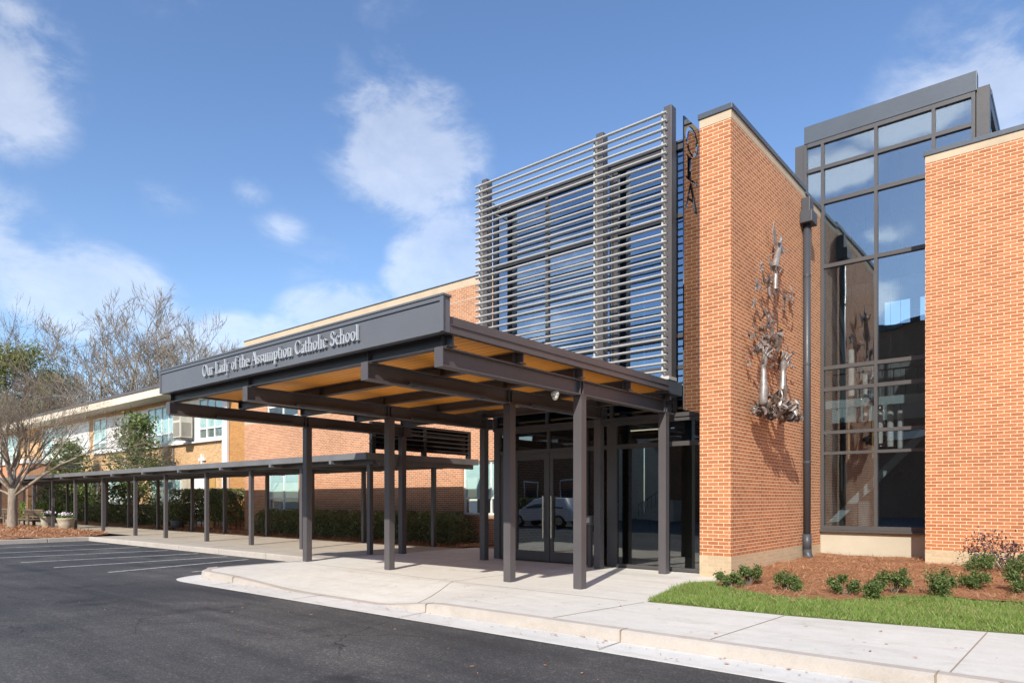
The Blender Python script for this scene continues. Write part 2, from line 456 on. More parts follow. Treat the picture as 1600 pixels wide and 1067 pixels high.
class MB:
    """collects shapes in world metres and links them as one mesh object"""

    def __init__(s):
        s.v, s.f, s.mi = [], [], []
        s.cur = 0

    def add(s, vs, fs):
        b = len(s.v)
        s.v += [tuple(p) for p in vs]
        s.f += [tuple(b + i for i in f) for f in fs]
        s.mi += [s.cur] * len(fs)
        return s

    def box(s, x0, x1, y0, y1, z0, z1):
        x0, x1 = min(x0, x1), max(x0, x1)
        y0, y1 = min(y0, y1), max(y0, y1)
        z0, z1 = min(z0, z1), max(z0, z1)
        vs = [(x0, y0, z0), (x1, y0, z0), (x1, y1, z0), (x0, y1, z0), (x0, y0, z1), (x1, y0, z1), (x1, y1, z1), (x0, y1, z1)]
        return s.add(vs, [(3, 2, 1, 0), (4, 5, 6, 7), (0, 1, 5, 4), (1, 2, 6, 5), (2, 3, 7, 6), (3, 0, 4, 7)])

    def bbox(s, x0, x1, y0, y1, z0, z1, b=0.01):
        """box with chamfered vertical and horizontal edges"""
        bm = bmesh.new()
        bmesh.ops.create_cube(bm, size=1)
        for v in bm.verts:
            v.co = Vector(((x0 + x1) / 2 + v.co.x * (x1 - x0), (y0 + y1) / 2 + v.co.y * (y1 - y0), (z0 + z1) / 2 + v.co.z * (z1 - z0)))
        bmesh.ops.bevel(bm, geom=bm.edges[:], offset=b, segments=2, affect='EDGES', profile=0.6)
        return s.bm(bm)

    def bm(s, bm):
        bm.verts.ensure_lookup_table()
        for i, v in enumerate(bm.verts):
            v.index = i
        s.add([v.co[:] for v in bm.verts], [[v.index for v in f.verts] for f in bm.faces])
        bm.free()
        return s

    def prism(s, pts, z0, z1):
        n = len(pts)
        vs = [(x, y, z0) for x, y in pts] + [(x, y, z1) for x, y in pts]
        fs = [tuple(range(n - 1, -1, -1)), tuple(range(n, 2 * n))] + [(i, (i + 1) % n, n + (i + 1) % n, n + i) for i in range(n)]
        return s.add(vs, fs)

    def tube(s, pts, radii, n=8, cap=True):
        pts = [Vector(p) for p in pts]
        if isinstance(radii, (int, float)):
            radii = [radii] * len(pts)
        rings = []
        up = Vector((0, 0, 1))
        for i, p in enumerate(pts):
            d = (pts[min(i + 1, len(pts) - 1)] - pts[max(i - 1, 0)])
            if d.length < 1e-9:
                d = Vector((0, 0, 1))
            d.normalize()
            a = d.cross(up)
            if a.length < 0.05:
                a = d.cross(Vector((1, 0, 0)))
            a.normalize()
            b = d.cross(a)
            rings.append([p + (a * math.cos(2 * math.pi * k / n) + b * math.sin(2 * math.pi * k / n)) * radii[i] for k in range(n)])
        vs = [q for r in rings for q in r]
        fs = []
        for i in range(len(pts) - 1):
            for k in range(n):
                fs.append((i * n + k, i * n + (k + 1) % n, (i + 1) * n + (k + 1) % n, (i + 1) * n + k))
        if cap:
            fs.append(tuple(range(n - 1, -1, -1)))
            fs.append(tuple(range((len(pts) - 1) * n, len(pts) * n)))
        return s.add(vs, fs)

    def lathe(s, c, prof, n=20):
        cx, cy = c
        vs = [(cx + r * math.cos(2 * math.pi * k / n), cy + r * math.sin(2 * math.pi * k / n), z) for r, z in prof for k in range(n)]
        fs = [(i * n + k, i * n + (k + 1) % n, (i + 1) * n + (k + 1) % n, (i + 1) * n + k) for i in range(len(prof) - 1) for k in range(n)]
        fs += [tuple(range(n - 1, -1, -1)), tuple(range((len(prof) - 1) * n, len(prof) * n))]
        return s.add(vs, fs)

    def beam(s, x, y0, y1, z0, z1, w=0.15, t=0.02):
        """I-section running along Y centred on x"""
        s.box(x - w / 2, x + w / 2, y0, y1, z0, z0 + t)
        s.box(x - w / 2, x + w / 2, y0, y1, z1 - t, z1)
        return s.box(x - 0.014, x + 0.014, y0, y1, z0 + t, z1 - t)

    def beam_x(s, y, x0, x1, z0, z1, w=0.13, t=0.016):
        s.box(x0, x1, y - w / 2, y + w / 2, z0, z0 + t)
        s.box(x0, x1, y - w / 2, y + w / 2, z1 - t, z1)
        return s.box(x0, x1, y - 0.012, y + 0.012, z0 + t, z1 - t)

    def build(s, name, mats, parent=None, base=None, smooth=False, uv=True):
        me = bpy.data.meshes.new(name)
        org = Vector(base) if base is not None else (Vector(parent['_o']) if parent is not None and '_o' in parent else Vector((0, 0, 0)))
        V = np.array(s.v, dtype=np.float32)
        me.from_pydata((V - np.array(org, dtype=np.float32)).tolist(), [], s.f)
        if not isinstance(mats, (list, tuple)):
            mats = [mats]
        for m in mats:
            me.materials.append(M[m] if isinstance(m, str) else m)
        if len(mats) > 1:
            me.polygons.foreach_set('material_index', s.mi)
        if smooth:
            me.polygons.foreach_set('use_smooth', [True] * len(me.polygons))
        me.update()
        if uv and len(me.polygons) < 20000:
            ul = me.uv_layers.new(name='UVMap')
            for p in me.polygons:
                nn = p.normal
                ax = max(range(3), key=lambda i: abs(nn[i]))
                for li in p.loop_indices:
                    c = s.v[me.loops[li].vertex_index]
                    ul.data[li].uv = (c[1], c[2]) if ax == 0 else ((c[0], c[2]) if ax == 1 else (c[0], c[1]))
        o = bpy.data.objects.new(name, me)
        COL.objects.link(o)
        if parent is not None:
            o.parent = parent
            o['_o'] = parent['_o']
        else:
            o.location = org
            o['_o'] = tuple(org)
        return o


def thing(name, label, cat, base=(0, 0, 0), group=None):
    o = bpy.data.objects.new(name, None)
    o.empty_display_size = 0.3
    COL.objects.link(o)
    o.location = base
    o['_o'] = tuple(float(x) for x in base)
    return tag(o, label, cat, group)


def tag(o, label=None, cat=None, group=None, kind=None):
    if label:
        o['label'] = label
    if cat:
        o['category'] = cat
    if group:
        o['group'] = group
    if kind:
        o['kind'] = kind
    return o


def struct(o):
    o['kind'] = 'structure'
    return o


def dup(o, loc, rotz=0, label=None, scale=1.0):
    r = o.copy()
    COL.objects.link(r)
    r.location = loc
    r.rotation_euler = (0, 0, rotz)
    r.scale = (scale,) * 3
    if label:
        r['label'] = label
    for ch in list(o.children):
        c = ch.copy()
        COL.objects.link(c)
        c.parent = r
        for g in ch.children:
            d = g.copy()
            COL.objects.link(d)
            d.parent = c
    return r


def raw_mesh(name, V, F, mat, parent=None, base=(0, 0, 0), smooth=False):
    """fast mesh from numpy arrays; F is (n, k) with constant k"""
    me = bpy.data.meshes.new(name)
    V = np.asarray(V, dtype=np.float32) - np.array(base if parent is None else parent['_o'], dtype=np.float32)
    F = np.asarray(F, dtype=np.int32)
    n, k = F.shape
    me.vertices.add(len(V))
    me.vertices.foreach_set('co', V.ravel())
    me.loops.add(n * k)
    me.loops.foreach_set('vertex_index', F.ravel())
    me.polygons.add(n)
    me.polygons.foreach_set('loop_start', np.arange(0, n * k, k, dtype=np.int32))
    if smooth:
        me.polygons.foreach_set('use_smooth', np.ones(n, dtype=bool))
    me.materials.append(M[mat])
    me.update(calc_edges=True)
    o = bpy.data.objects.new(name, me)
    COL.objects.link(o)
    if parent is not None:
        o.parent = parent
        o['_o'] = parent['_o']
    else:
        o.location = base
        o['_o'] = tuple(float(x) for x in base)
    return o


def leaf_arrays(P, size, rng, aspect=0.5, up=0.3, jit=0.35):
    """one pointed leaf (4 corners, folded) per point, random facing"""
    n = len(P)
    d = rng.normal(size=(n, 3))
    d[:, 2] += up
    d /= np.linalg.norm(d, axis=1)[:, None]
    e = rng.normal(size=(n, 3))
    e -= (e * d).sum(1)[:, None] * d
    e /= np.linalg.norm(e, axis=1)[:, None]
    nn = np.cross(d, e)
    L = size * (1 + jit * rng.normal(size=(n, 1)).clip(-1.5, 1.5))
    a = P - d * L * 0.5
    b = P + d * L * 0.5
    m = P + nn * L * 0.12
    l = m + e * L * aspect * 0.5
    r = m - e * L * aspect * 0.5
    V = np.stack([a, l, b, r], axis=1).reshape(-1, 3)
    F = np.arange(4 * n).reshape(n, 4)
    return V, F



# ================================================================== GROUND
def ramp_h(x):
    def ss(a, b, v):
        t = min(1, max(0, (v - a) / (b - a)))
        return t * t * (3 - 2 * t)
    return ss(-13.2, -9.7, x) * (1 - ss(-8.2, -6.6, x))


def slab_z(x, y):
    k = min(1, max(0, (8.3 - y) / 1.7))
    return 0.15 - 0.132 * ramp_h(x) * k


ASPH = MB()
ASPH.add([(-600, -300, 0), (300, -300, 0), (300, 600, 0), (-600, 600, 0)], [(0, 1, 2, 3)])
struct(ASPH.build('asphalt_lot', 'asphalt'))

# outline of the raised slab: back-left corner, round the nose, then along the road
def slab_path():
    pts = [(-14.05, 9.9 - 0.2 * i) for i in range(16)]
    cx, cy, r = -13.25, 7.3, 0.8
    pts += [(cx - r * math.cos(a), cy - r * math.sin(a)) for a in np.linspace(0.25, math.pi / 2, 10)]
    pts += [(x, 6.5) for x in np.arange(-13.0, 15.01, 0.25)]
    return pts


PATH = slab_path()


def off_path(d):
    out = []
    for i, p in enumerate(PATH):
        a = Vector(PATH[max(0, i - 1)])
        b = Vector(PATH[min(len(PATH) - 1, i + 1)])
        t = (b - a).normalized()
        nrm = Vector((-t.y, t.x))       # towards the slab
        out.append((p[0] + nrm.x * d, p[1] + nrm.y * d))
    return out


CI, CF, CG = off_path(0.16), off_path(0.0), off_path(-0.45)
cb, gt = MB(), MB()
n = len(PATH)
vs = []
for i in range(n):
    h = slab_z(PATH[i][0], PATH[i][1] + 0.01)
    b1 = (CI[i][0], CI[i][1], h + 0.004)
    q = off_path
    vs += [b1, (CF[i][0] * 0.75 + CI[i][0] * 0.25, CF[i][1] * 0.75 + CI[i][1] * 0.25, h + 0.003), (CF[i][0] * 0.93 + CI[i][0] * 0.07, CF[i][1] * 0.93 + CI[i][1] * 0.07, h - 0.014 * (h > 0.05)), (CF[i][0], CF[i][1], -0.02)]
fs = [(4 * i + k, 4 * i + k + 1, 4 * i + 4 + k + 1, 4 * i + 4 + k) for i in range(n - 1) for k in range(3)]
cb.add(vs, fs)
struct(cb.build('curb', 'curb_concrete', smooth=False))
vs = []
for i in range(n):
    g = min(1, max(0, (i - 13) / 9.0))
    gx, gy = CF[i][0] * (1 - g) + CG[i][0] * g, CF[i][1] * (1 - g) + CG[i][1] * g
    vs += [(CF[i][0], CF[i][1], 0.022), (gx, gy, 0.007), (gx, gy, -0.02)]
fs = [(3 * i + k, 3 * i + k + 1, 3 * i + 4 + k, 3 * i + 3 + k) for i in range(n - 1) for k in range(2)]
gt.add(vs, fs)
struct(gt.build('gutter', 'gutter_concrete'))

# slab top as a grid that follows the nose and dips at the ramp
sl = MB()
xs = np.concatenate([np.linspace(0, 0.30, 46), np.linspace(0.31, 1, 40)])
ys = np.concatenate([np.linspace(6.66, 8.6, 22), np.linspace(8.9, 12.46, 10)])
def left_x(y):
    if y < 7.3:
        v = 0.64 ** 2 - (y - 7.3) ** 2
        return -13.25 - math.sqrt(max(0, v))
    return -13.89
vs = []
for y in ys:
    lx = left_x(y)
    for u in xs:
        x = lx + (15 - lx) * u
        vs.append((x, y, slab_z(x, y)))
nx = len(xs)
fs = [(j * nx + i, j * nx + i + 1, (j + 1) * nx + i + 1, (j + 1) * nx + i) for j in range(len(ys) - 1) for i in range(nx - 1)]
sl.add(vs, fs)
sl.add([(-13.89, 12.46, 0.15), (-10.75, 12.46, 0.15), (-10.75, 15.2, 0.15), (-13.89, 15.2, 0.15)], [(0, 1, 2, 3)])
struct(sl.build('entrance_plaza', 'concrete'))

def joint(name, pts, w=0.012, z=None):
    m = MB()
    for (x0, y0), (x1, y1) in zip(pts[:-1], pts[1:]):
        d = Vector((x1 - x0, y1 - y0)).normalized()
        px_, py_ = -d.y * w / 2, d.x * w / 2
        k = 12
        vs, fs = [], []
        for i in range(k + 1):
            x, y = x0 + (x1 - x0) * i / k, y0 + (y1 - y0) * i / k
            zz = (slab_z(x, y) if z is None else z) + 0.004
            vs += [(x + px_, y + py_, zz), (x - px_, y - py_, zz)]
        fs = [(2 * i, 2 * i + 2, 2 * i + 3, 2 * i + 1) for i in range(k)]
        m.add(vs, fs)
    return m.build(name, 'joint_dark')


for pts in ([(-4.9, 6.67), (-4.66, 8.5)], [(-2.9, 6.67), (-2.79, 8.6)], [(-0.82, 6.67), (-0.76, 8.92)],
            [(1.3, 6.67), (1.35, 9.0)], [(-7.3, 6.68), (-8.4, 8.5), (-8.4, 12.2)], [(-13.8, 8.9), (-8.4, 8.5), (-4.9, 8.45)],
            [(-11.2, 8.7), (-11.2, 14.9)], [(-13.8, 11.6), (-5.6, 11.6)]):
    struct(joint('slab_joint', pts))
for x in (-12.2, -9.5, -6.95, -3.86, -0.9, 2.1):
    m = MB()
    h = slab_z(x, 6.5)
    m.box(x - 0.006, x + 0.006, 6.055, 6.5, 0.0245, 0.0255)
    m.box(x - 0.006, x + 0.006, 6.4965, 6.53, 0.0245, h + 0.0045)
    m.box(x - 0.006, x + 0.006, 6.53, 6.66, h + 0.0045, h + 0.0075)
    struct(m.build('curb_joint', 'joint_dark'))

# covered-walk paving, its curb and the mulch island
wk = MB()
wk.add([(-29.1, 9.92, 0.15), (-13.895, 9.92, 0.15), (-13.895, 14.45, 0.15), (-29.1, 14.45, 0.15)], [(0, 1, 2, 3)])
wk.add([(-90, 11.3, 0.15), (-29.1, 11.3, 0.15), (-29.1, 14.45, 0.15), (-90, 14.45, 0.15)], [(0, 1, 2, 3)])
struct(wk.build('walkway_paving', 'walk_concrete'))
for x in np.arange(-28.4, -14, 2.83):
    struct(joint('paving_joint', [(x, 9.95), (x, 14.4)], 0.02, 0.15))
wc = MB()
for i in range(6):
    x1 = -14.06 - i * 2.53
    wc.bbox(x1 - 2.52, x1, 9.745, 9.918, -0.05, 0.158, 0.025)
for i in range(8):
    wc.bbox(-29.27, -29.10, 9.9 - 1.5 * (i + 1), 9.9 - 1.5 * i - 0.01, -0.05, 0.158, 0.025)
struct(wc.build('walkway_curb', 'curb_concrete'))

def grid_fill(name, mat, poly, cell, zf, kind='structure'):
    P = np.array(poly)
    def inside(x, y):
        c = False
        j = len(P) - 1
        for i in range(len(P)):
            if (P[i][1] > y) != (P[j][1] > y) and x < (P[j][0] - P[i][0]) * (y - P[i][1]) / (P[j][1] - P[i][1]) + P[i][0]:
                c = not c
            j = i
        return c
    x0, y0 = P.min(0)
    x1, y1 = P.max(0)
    idx, vs, fs = {}, [], []
    def vid(i, j):
        if (i, j) not in idx:
            x, y = x0 + i * cell, y0 + j * cell
            idx[(i, j)] = len(vs)
            vs.append((x, y, zf(x, y)))
        return idx[(i, j)]
    for i in range(int((x1 - x0) / cell) + 1):
        for j in range(int((y1 - y0) / cell) + 1):
            if inside(x0 + (i + .5) * cell, y0 + (j + .5) * cell):
                fs.append((vid(i, j), vid(i + 1, j), vid(i + 1, j + 1), vid(i, j + 1)))
    m = MB().add(vs, fs)
    o = m.build(name, mat, smooth=True)
    o['kind'] = kind
    return inside


def wob(x, y, a=0.02):
    return a * (math.sin(x * 3.1 + y * 1.7) + math.sin(x * 1.3 - y * 4.3 + 1) + 0.6 * math.sin(x * 7.7 + y * 6.1))


MULCH_EDGE = [(-4.78, 11.35), (-4.62, 10.87), (-4.2, 10.45), (-3.76, 10.27), (-3.14, 10.08), (-2.67, 10.2), (-2.35, 10.6), (-2.05, 11.0), (-1.6, 11.3), (-1.3, 11.45), (-0.57, 11.48), (3, 11.4), (14, 11.5)]
GRASS_FRONT = [(14, 9.4), (3, 9.2), (-0.45, 9.02), (-1.61, 8.80), (-2.76, 8.64), (-3.84, 8.60), (-4.65, 8.55), (-4.82, 9.3), (-4.92, 9.9), (-5.02, 10.6), (-4.95, 11.2)]
MULCH = MULCH_EDGE + [(14, 16.26), (-2.40, 16.26), (-2.40, 17.55), (-4.82, 17.55), (-4.82, 11.95)]
GRASS = MULCH_EDGE[::1] + GRASS_FRONT
mulch_z = lambda x, y: 0.165 + 0.10 * min(1, max(0, (y - 10.2) / 4)) + wob(x, y, 0.012)
grass_z = lambda x, y: 0.165 + wob(x, y, 0.006)
in_mulch = grid_fill('mulch_bed', 'mulch_soil', MULCH, 0.08, mulch_z)
def resample(P, n):
    P = [Vector(p) for p in P]
    L = [0]
    for p, q in zip(P[:-1], P[1:]):
        L.append(L[-1] + (q - p).length)
    out = []
    for i in range(n):
        d = L[-1] * i / (n - 1)
        k = max(j for j in range(len(L)) if L[j] <= d + 1e-9)
        k = min(k, len(P) - 2)
        f = (d - L[k]) / max(1e-9, L[k + 1] - L[k])
        out.append(P[k].lerp(P[k + 1], f))
    return out


def point_in(poly):
    def inside(x, y):
        c = False
        j = len(poly) - 1
        for i in range(len(poly)):
            if (poly[i][1] > y) != (poly[j][1] > y) and x < (poly[j][0] - poly[i][0]) * (y - poly[i][1]) / (poly[j][1] - poly[i][1]) + poly[i][0]:
                c = not c
            j = i
        return c
    return inside


in_grass = point_in(GRASS)
A_, B_ = resample(GRASS_FRONT[::-1], 240), resample(MULCH_EDGE, 240)
vs, K = [], 10
for p, q in zip(A_, B_):
    for j in range(K + 1):
        c = p.lerp(q, j / K * 1.0)
        vs.append((c.x, c.y, 0.151 if j == 0 else grass_z(c.x, c.y)))
fs = [(i * (K + 1) + j, (i + 1) * (K + 1) + j, (i + 1) * (K + 1) + j + 1, i * (K + 1) + j + 1) for i in range(239) for j in range(K)]
struct(MB().add(vs, fs).build('lawn_strip', 'turf_soil', smooth=True))
isl_z = lambda x, y: 0.155 + 0.10 * min(1, max(0, (-29.5 - x) / 2)) * min(1, max(0, (11.3 - y) / 0.8)) + wob(x * .7, y * .7, 0.02)
in_isl = grid_fill('mulch_island', 'mulch_soil', [(-29.28, -2), (-29.28, 9.75), (-30.2, 10.6), (-31.5, 11.28), (-70, 11.28), (-70, -2)], 0.3, isl_z)
hz = lambda x, y: 0.145 + 0.05 * min(1, max(0, y - 14.5)) + wob(x, y, 0.012)
in_hb = grid_fill('hedge_mulch', 'mulch_soil', [(-90, 14.42), (-14.9, 14.42), (-13.9, 14.7), (-13.9, 16.1), (-29.2, 16.1), (-29.2, 18.0), (-90, 18)], 0.16, hz)
struct(MB().add([(-13.9, 14.95, 0.155), (-10.7, 14.95, 0.155), (-10.7, 16.1, 0.155), (-13.9, 16.1, 0.155)], [(0, 1, 2, 3)]).build('mulch_corner', 'mulch_soil'))

rng = np.random.default_rng(7)
def sample_in(fn, x0, x1, y0, y1, n):
    out = []
    while len(out) < n:
        X = rng.uniform(x0, x1, n)
        Y = rng.uniform(y0, y1, n)
        out += [(x, y) for x, y in zip(X, Y) if fn(x, y)]
    return np.array(out[:n])


def needles(P, zf, n, L, w, up, mat, name):
    k = len(P)
    a = rng.uniform(0, 2 * np.pi, k)
    el = rng.normal(0, up, k)
    d = np.stack([np.cos(a), np.sin(a), np.abs(el)], 1) * L * rng.uniform(0.5, 1.3, (k, 1))
    z = np.array([zf(x, y) for x, y in P])
    B = np.stack([P[:, 0], P[:, 1], z + 0.006 + rng.uniform(0, 0.02, k)], 1)
    s = np.stack([-np.sin(a), np.cos(a), np.zeros(k)], 1) * w
    V = np.stack([B - s, B + s, B + d + s * .6, B + d - s * .6], 1).reshape(-1, 3)
    F = np.arange(4 * k).reshape(k, 4)
    o = raw_mesh(name, V, F, mat)
    o['kind'] = 'stuff'
    o['label'] = 'rust brown pine straw scattered over the planting bed'
    return o


tag(needles(sample_in(in_mulch, -4.8, 3.0, 10.05, 17.5, 26000), mulch_z, 0, 0.11, 0.0032, 0.22, 'straw', 'pine_straw'), 'rust brown pine straw spread between the low shrubs and brick walls', 'pine straw')
tag(needles(sample_in(in_isl, -45, -29.3, 6, 11.25, 9000), isl_z, 0, 0.16, 0.012, 0.3, 'straw', 'pine_straw'), 'rust brown pine straw under the bare tree on the parking island', 'pine straw')
tag(needles(sample_in(in_hb, -36, -14, 14.4, 15.3, 7000), hz, 0, 0.14, 0.009, 0.3, 'straw', 'pine_straw'), 'rust brown pine straw along the foot of the long hedge', 'pine straw')
# turf blades
P = sample_in(in_grass, -5.1, 3.2, 8.5, 11.5, 62000)
tag(needles(sample_in(in_grass, -5.0, 3.0, 9.4, 11.5, 900), lambda x, y: grass_z(x, y) + .03, 0, 0.09, 0.003, 0.2, 'straw', 'pine_straw'), 'stray pine straw spilled over the back edge of the turf', 'pine straw')
k = len(P)
P = P + rng.normal(0, 0.012, P.shape)
a = rng.uniform(0, 2 * np.pi, k)
hgt = rng.uniform(0.025, 0.07, k) * (0.75 + 0.5 * (np.sin(P[:, 0] * 2.3) * np.sin(P[:, 1] * 3.1 + P[:, 0]) > 0))
z = np.array([grass_z(x, y) for x, y in P])
B = np.stack([P[:, 0], P[:, 1], z], 1)
s = np.stack([np.cos(a), np.sin(a), 0 * a], 1) * rng.uniform(0.003, 0.006, (k, 1))
b2 = rng.uniform(0, 2 * np.pi, k)
tip = np.stack([np.cos(b2) * hgt * .7, np.sin(b2) * hgt * .7, hgt], 1)
V = np.stack([B - s, B + s, B + tip + s * .1, B + tip - s * .1], 1).reshape(-1, 3)
tag(raw_mesh('grass', V, np.arange(4 * k).reshape(k, 4), 'grass_blade'), 'short bright green turf between the sidewalk and pine straw bed', 'grass', kind='stuff')

# dry leaves blown against the kerb
LP = []
while len(LP) < 260:
    x = rng.uniform(-13, 3)
    y = 6.5 - abs(rng.normal(0, .22)) - .02 if rng.uniform() < .75 else rng.uniform(3.5, 6.3)
    LP.append((x, y, 0.03 if y > 6.05 else 0.012))
for i in range(70):
    LP.append((rng.uniform(-13, 2), rng.uniform(6.8, 8.4), .158))
LP = np.array(LP)
V, F = leaf_arrays(LP, .045, rng, .6, -.1)
V[:, 2] = np.repeat(LP[:, 2], 4) + np.abs(V[:, 2] - np.repeat(LP[:, 2], 4)) * .35
tag(raw_mesh('leaf_litter', V, F, 'straw'), 'small dry brown leaves scattered along the gutter and kerb', 'leaves', kind='stuff')

# painted bay lines
for x0, y0, x1, y1 in ((-27.2, 5.2, -26.5, 9.5), (-24.6, 5.3, -23.9, 9.5), (-22.45, 5.3, -21.8, 9.5), (-20.4, 5.3, -19.8, 9.5), (-18.3, 5.4, -18.15, 9.5), (-16.2, 5.8, -16.85, 9.4), (-14.9, 7.0, -14.6, 9.2)):
    d = Vector((x1 - x0, y1 - y0)).normalized()
    w = 0.05
    m = MB().add([(x0 - d.y * w, y0 + d.x * w, 0.004), (x0 + d.y * w, y0 - d.x * w, 0.004), (x1 + d.y * w, y1 - d.x * w, 0.004), (x1 - d.y * w, y1 + d.x * w, 0.004)], [(0, 1, 2, 3)])
    struct(m.build('parking_line', 'line_paint'))

# ================================================================== BRICK MASSES
def brick_mass(name, label, cat, x0, x1, y0, y1, ztop, mat, stone, cap, base_z=0.0, base_h=0.55):
    t = thing(name, label, cat, ((x0 + x1) / 2, y0, 0))
    if base_h:
        MB().box(x0 - .003, x1 + .003, y0 - .003, y1, base_z, base_h).build('stone_base', 'brick_stone', t)
    MB().box(x0, x1, y0, y1, base_h, ztop - cap - stone).build('wall', mat, t)
    MB().box(x0 - .004, x1 + .004, y0 - .004, y1, ztop - cap - stone, ztop - cap).build('stone_band', 'cream_stone', t)
    MB().bbox(x0 - .03, x1 + .03, y0 - .03, y1 + .02, ztop - cap, ztop, 0.008).build('parapet_cap', 'cap_metal', t)
    return t


pier = brick_mass('brick_pier', 'tall orange brick pier carrying the metal hands sculpture', 'brick wall', -5.44, -4.84, 12.03, 16.37, 8.74, 'brick_red', 0.16, 0.10)
ret = brick_mass('brick_wall', 'narrow recessed brick strip behind the downspout beside the tower glass', 'brick wall', -5.42, -4.842, 16.372, 17.578, 8.68, 'brick_red', 0.16, 0.10, 0, 0.5)
wing = brick_mass('brick_wing', 'big orange brick wing filling the right edge', 'brick wing', -2.44, 12.0, 16.28, 26.0, 8.74, 'brick_red', 0.15, 0.10)

# ================================================================== ANNEX (brick wing behind the canopy)
def annex():
    Y, x0, x1 = 16.1, -29.16, -11.2
    t = thing('brick_wing', 'long orange brick wing behind the canopy and trimmed hedge', 'brick wing', ((x0 + x1) / 2, Y, 0))
    wins = [(-27.26, -24.86, 1.10, 2.80), (-15.45, -13.1, 1.10, 2.80), (-27.3, -24.9, 5.07, 6.7), (-21.3, -18.9, 5.07, 6.7)]
    m = MB()
    # wall face cut into boxes around the window openings
    rows = [(0.0, 1.10), (1.10, 2.80), (2.80, 5.07), (5.07, 6.7), (6.7, 8.48)]
    for za, zb in rows:
        holes = sorted([w for w in wins if w[2] <= za + .01 and w[3] >= zb - .01])
        x = x0
        for w in holes:
            m.box(x, w[0], Y, Y + 0.3, za, zb)
            x = w[1]
        m.box(x, x1, Y, Y + 0.3, za, zb)
    m.box(x0, x0 + 0.3, Y + 0.3, 26, 0, 8.48)
    m.build('wall', 'brick_annex', t)
    MB().box(x0 - .004, x1, Y - .004, Y + .3, 8.48, 8.72).build('stone_band', 'cream_stone', t)
    MB().bbox(x0 - .02, x1, Y - .03, Y + .32, 8.72, 8.755, .006).build('parapet_cap', 'cap_metal', t)
    MB().box(x0 - .003, x1, Y - .006, Y + .01, 4.95, 5.069).build('string_course', 'cream_stone', t)
    MB().box(-18.4, x1, Y - .005, Y + .01, 8.03, 8.07).build('flashing', 'cream_stone', t)
    for (a, b, c, d) in wins:
        f = MB()
        yy = Y + 0.06
        zm = c + 0.31 * (d - c)
        for xx in (a, (a + b) / 2 - .03, b - .06):
            f.box(xx, xx + .06, yy, yy + .07, c + .05, d)
        for zz in (c + .0, zm - .03, d - .05):
            f.box(a + .001, b - .001, yy - .003, yy + .068, zz, zz + .05)
        fr = f.build('window_frame', 'white_paint', t)
        MB().box(a + .05, b - .05, yy + .03, yy + .036, c + .04, d - .04).build('glass', 'glass_window', fr)
        MB().box(a + .03, b - .03, yy + .045, yy + .052, zm, d).build('blind', 'teal_blind', fr)
        MB().box(a + .03, b - .03, yy + .6, yy + .62, c, zm).build('room_wall', 'interior_grey', fr)
        MB().box(a - .03, b + .03, Y - .03, Y + .055, c - .05, c - .001).build('window_sill', 'cream_stone', fr)
    return t


annex()

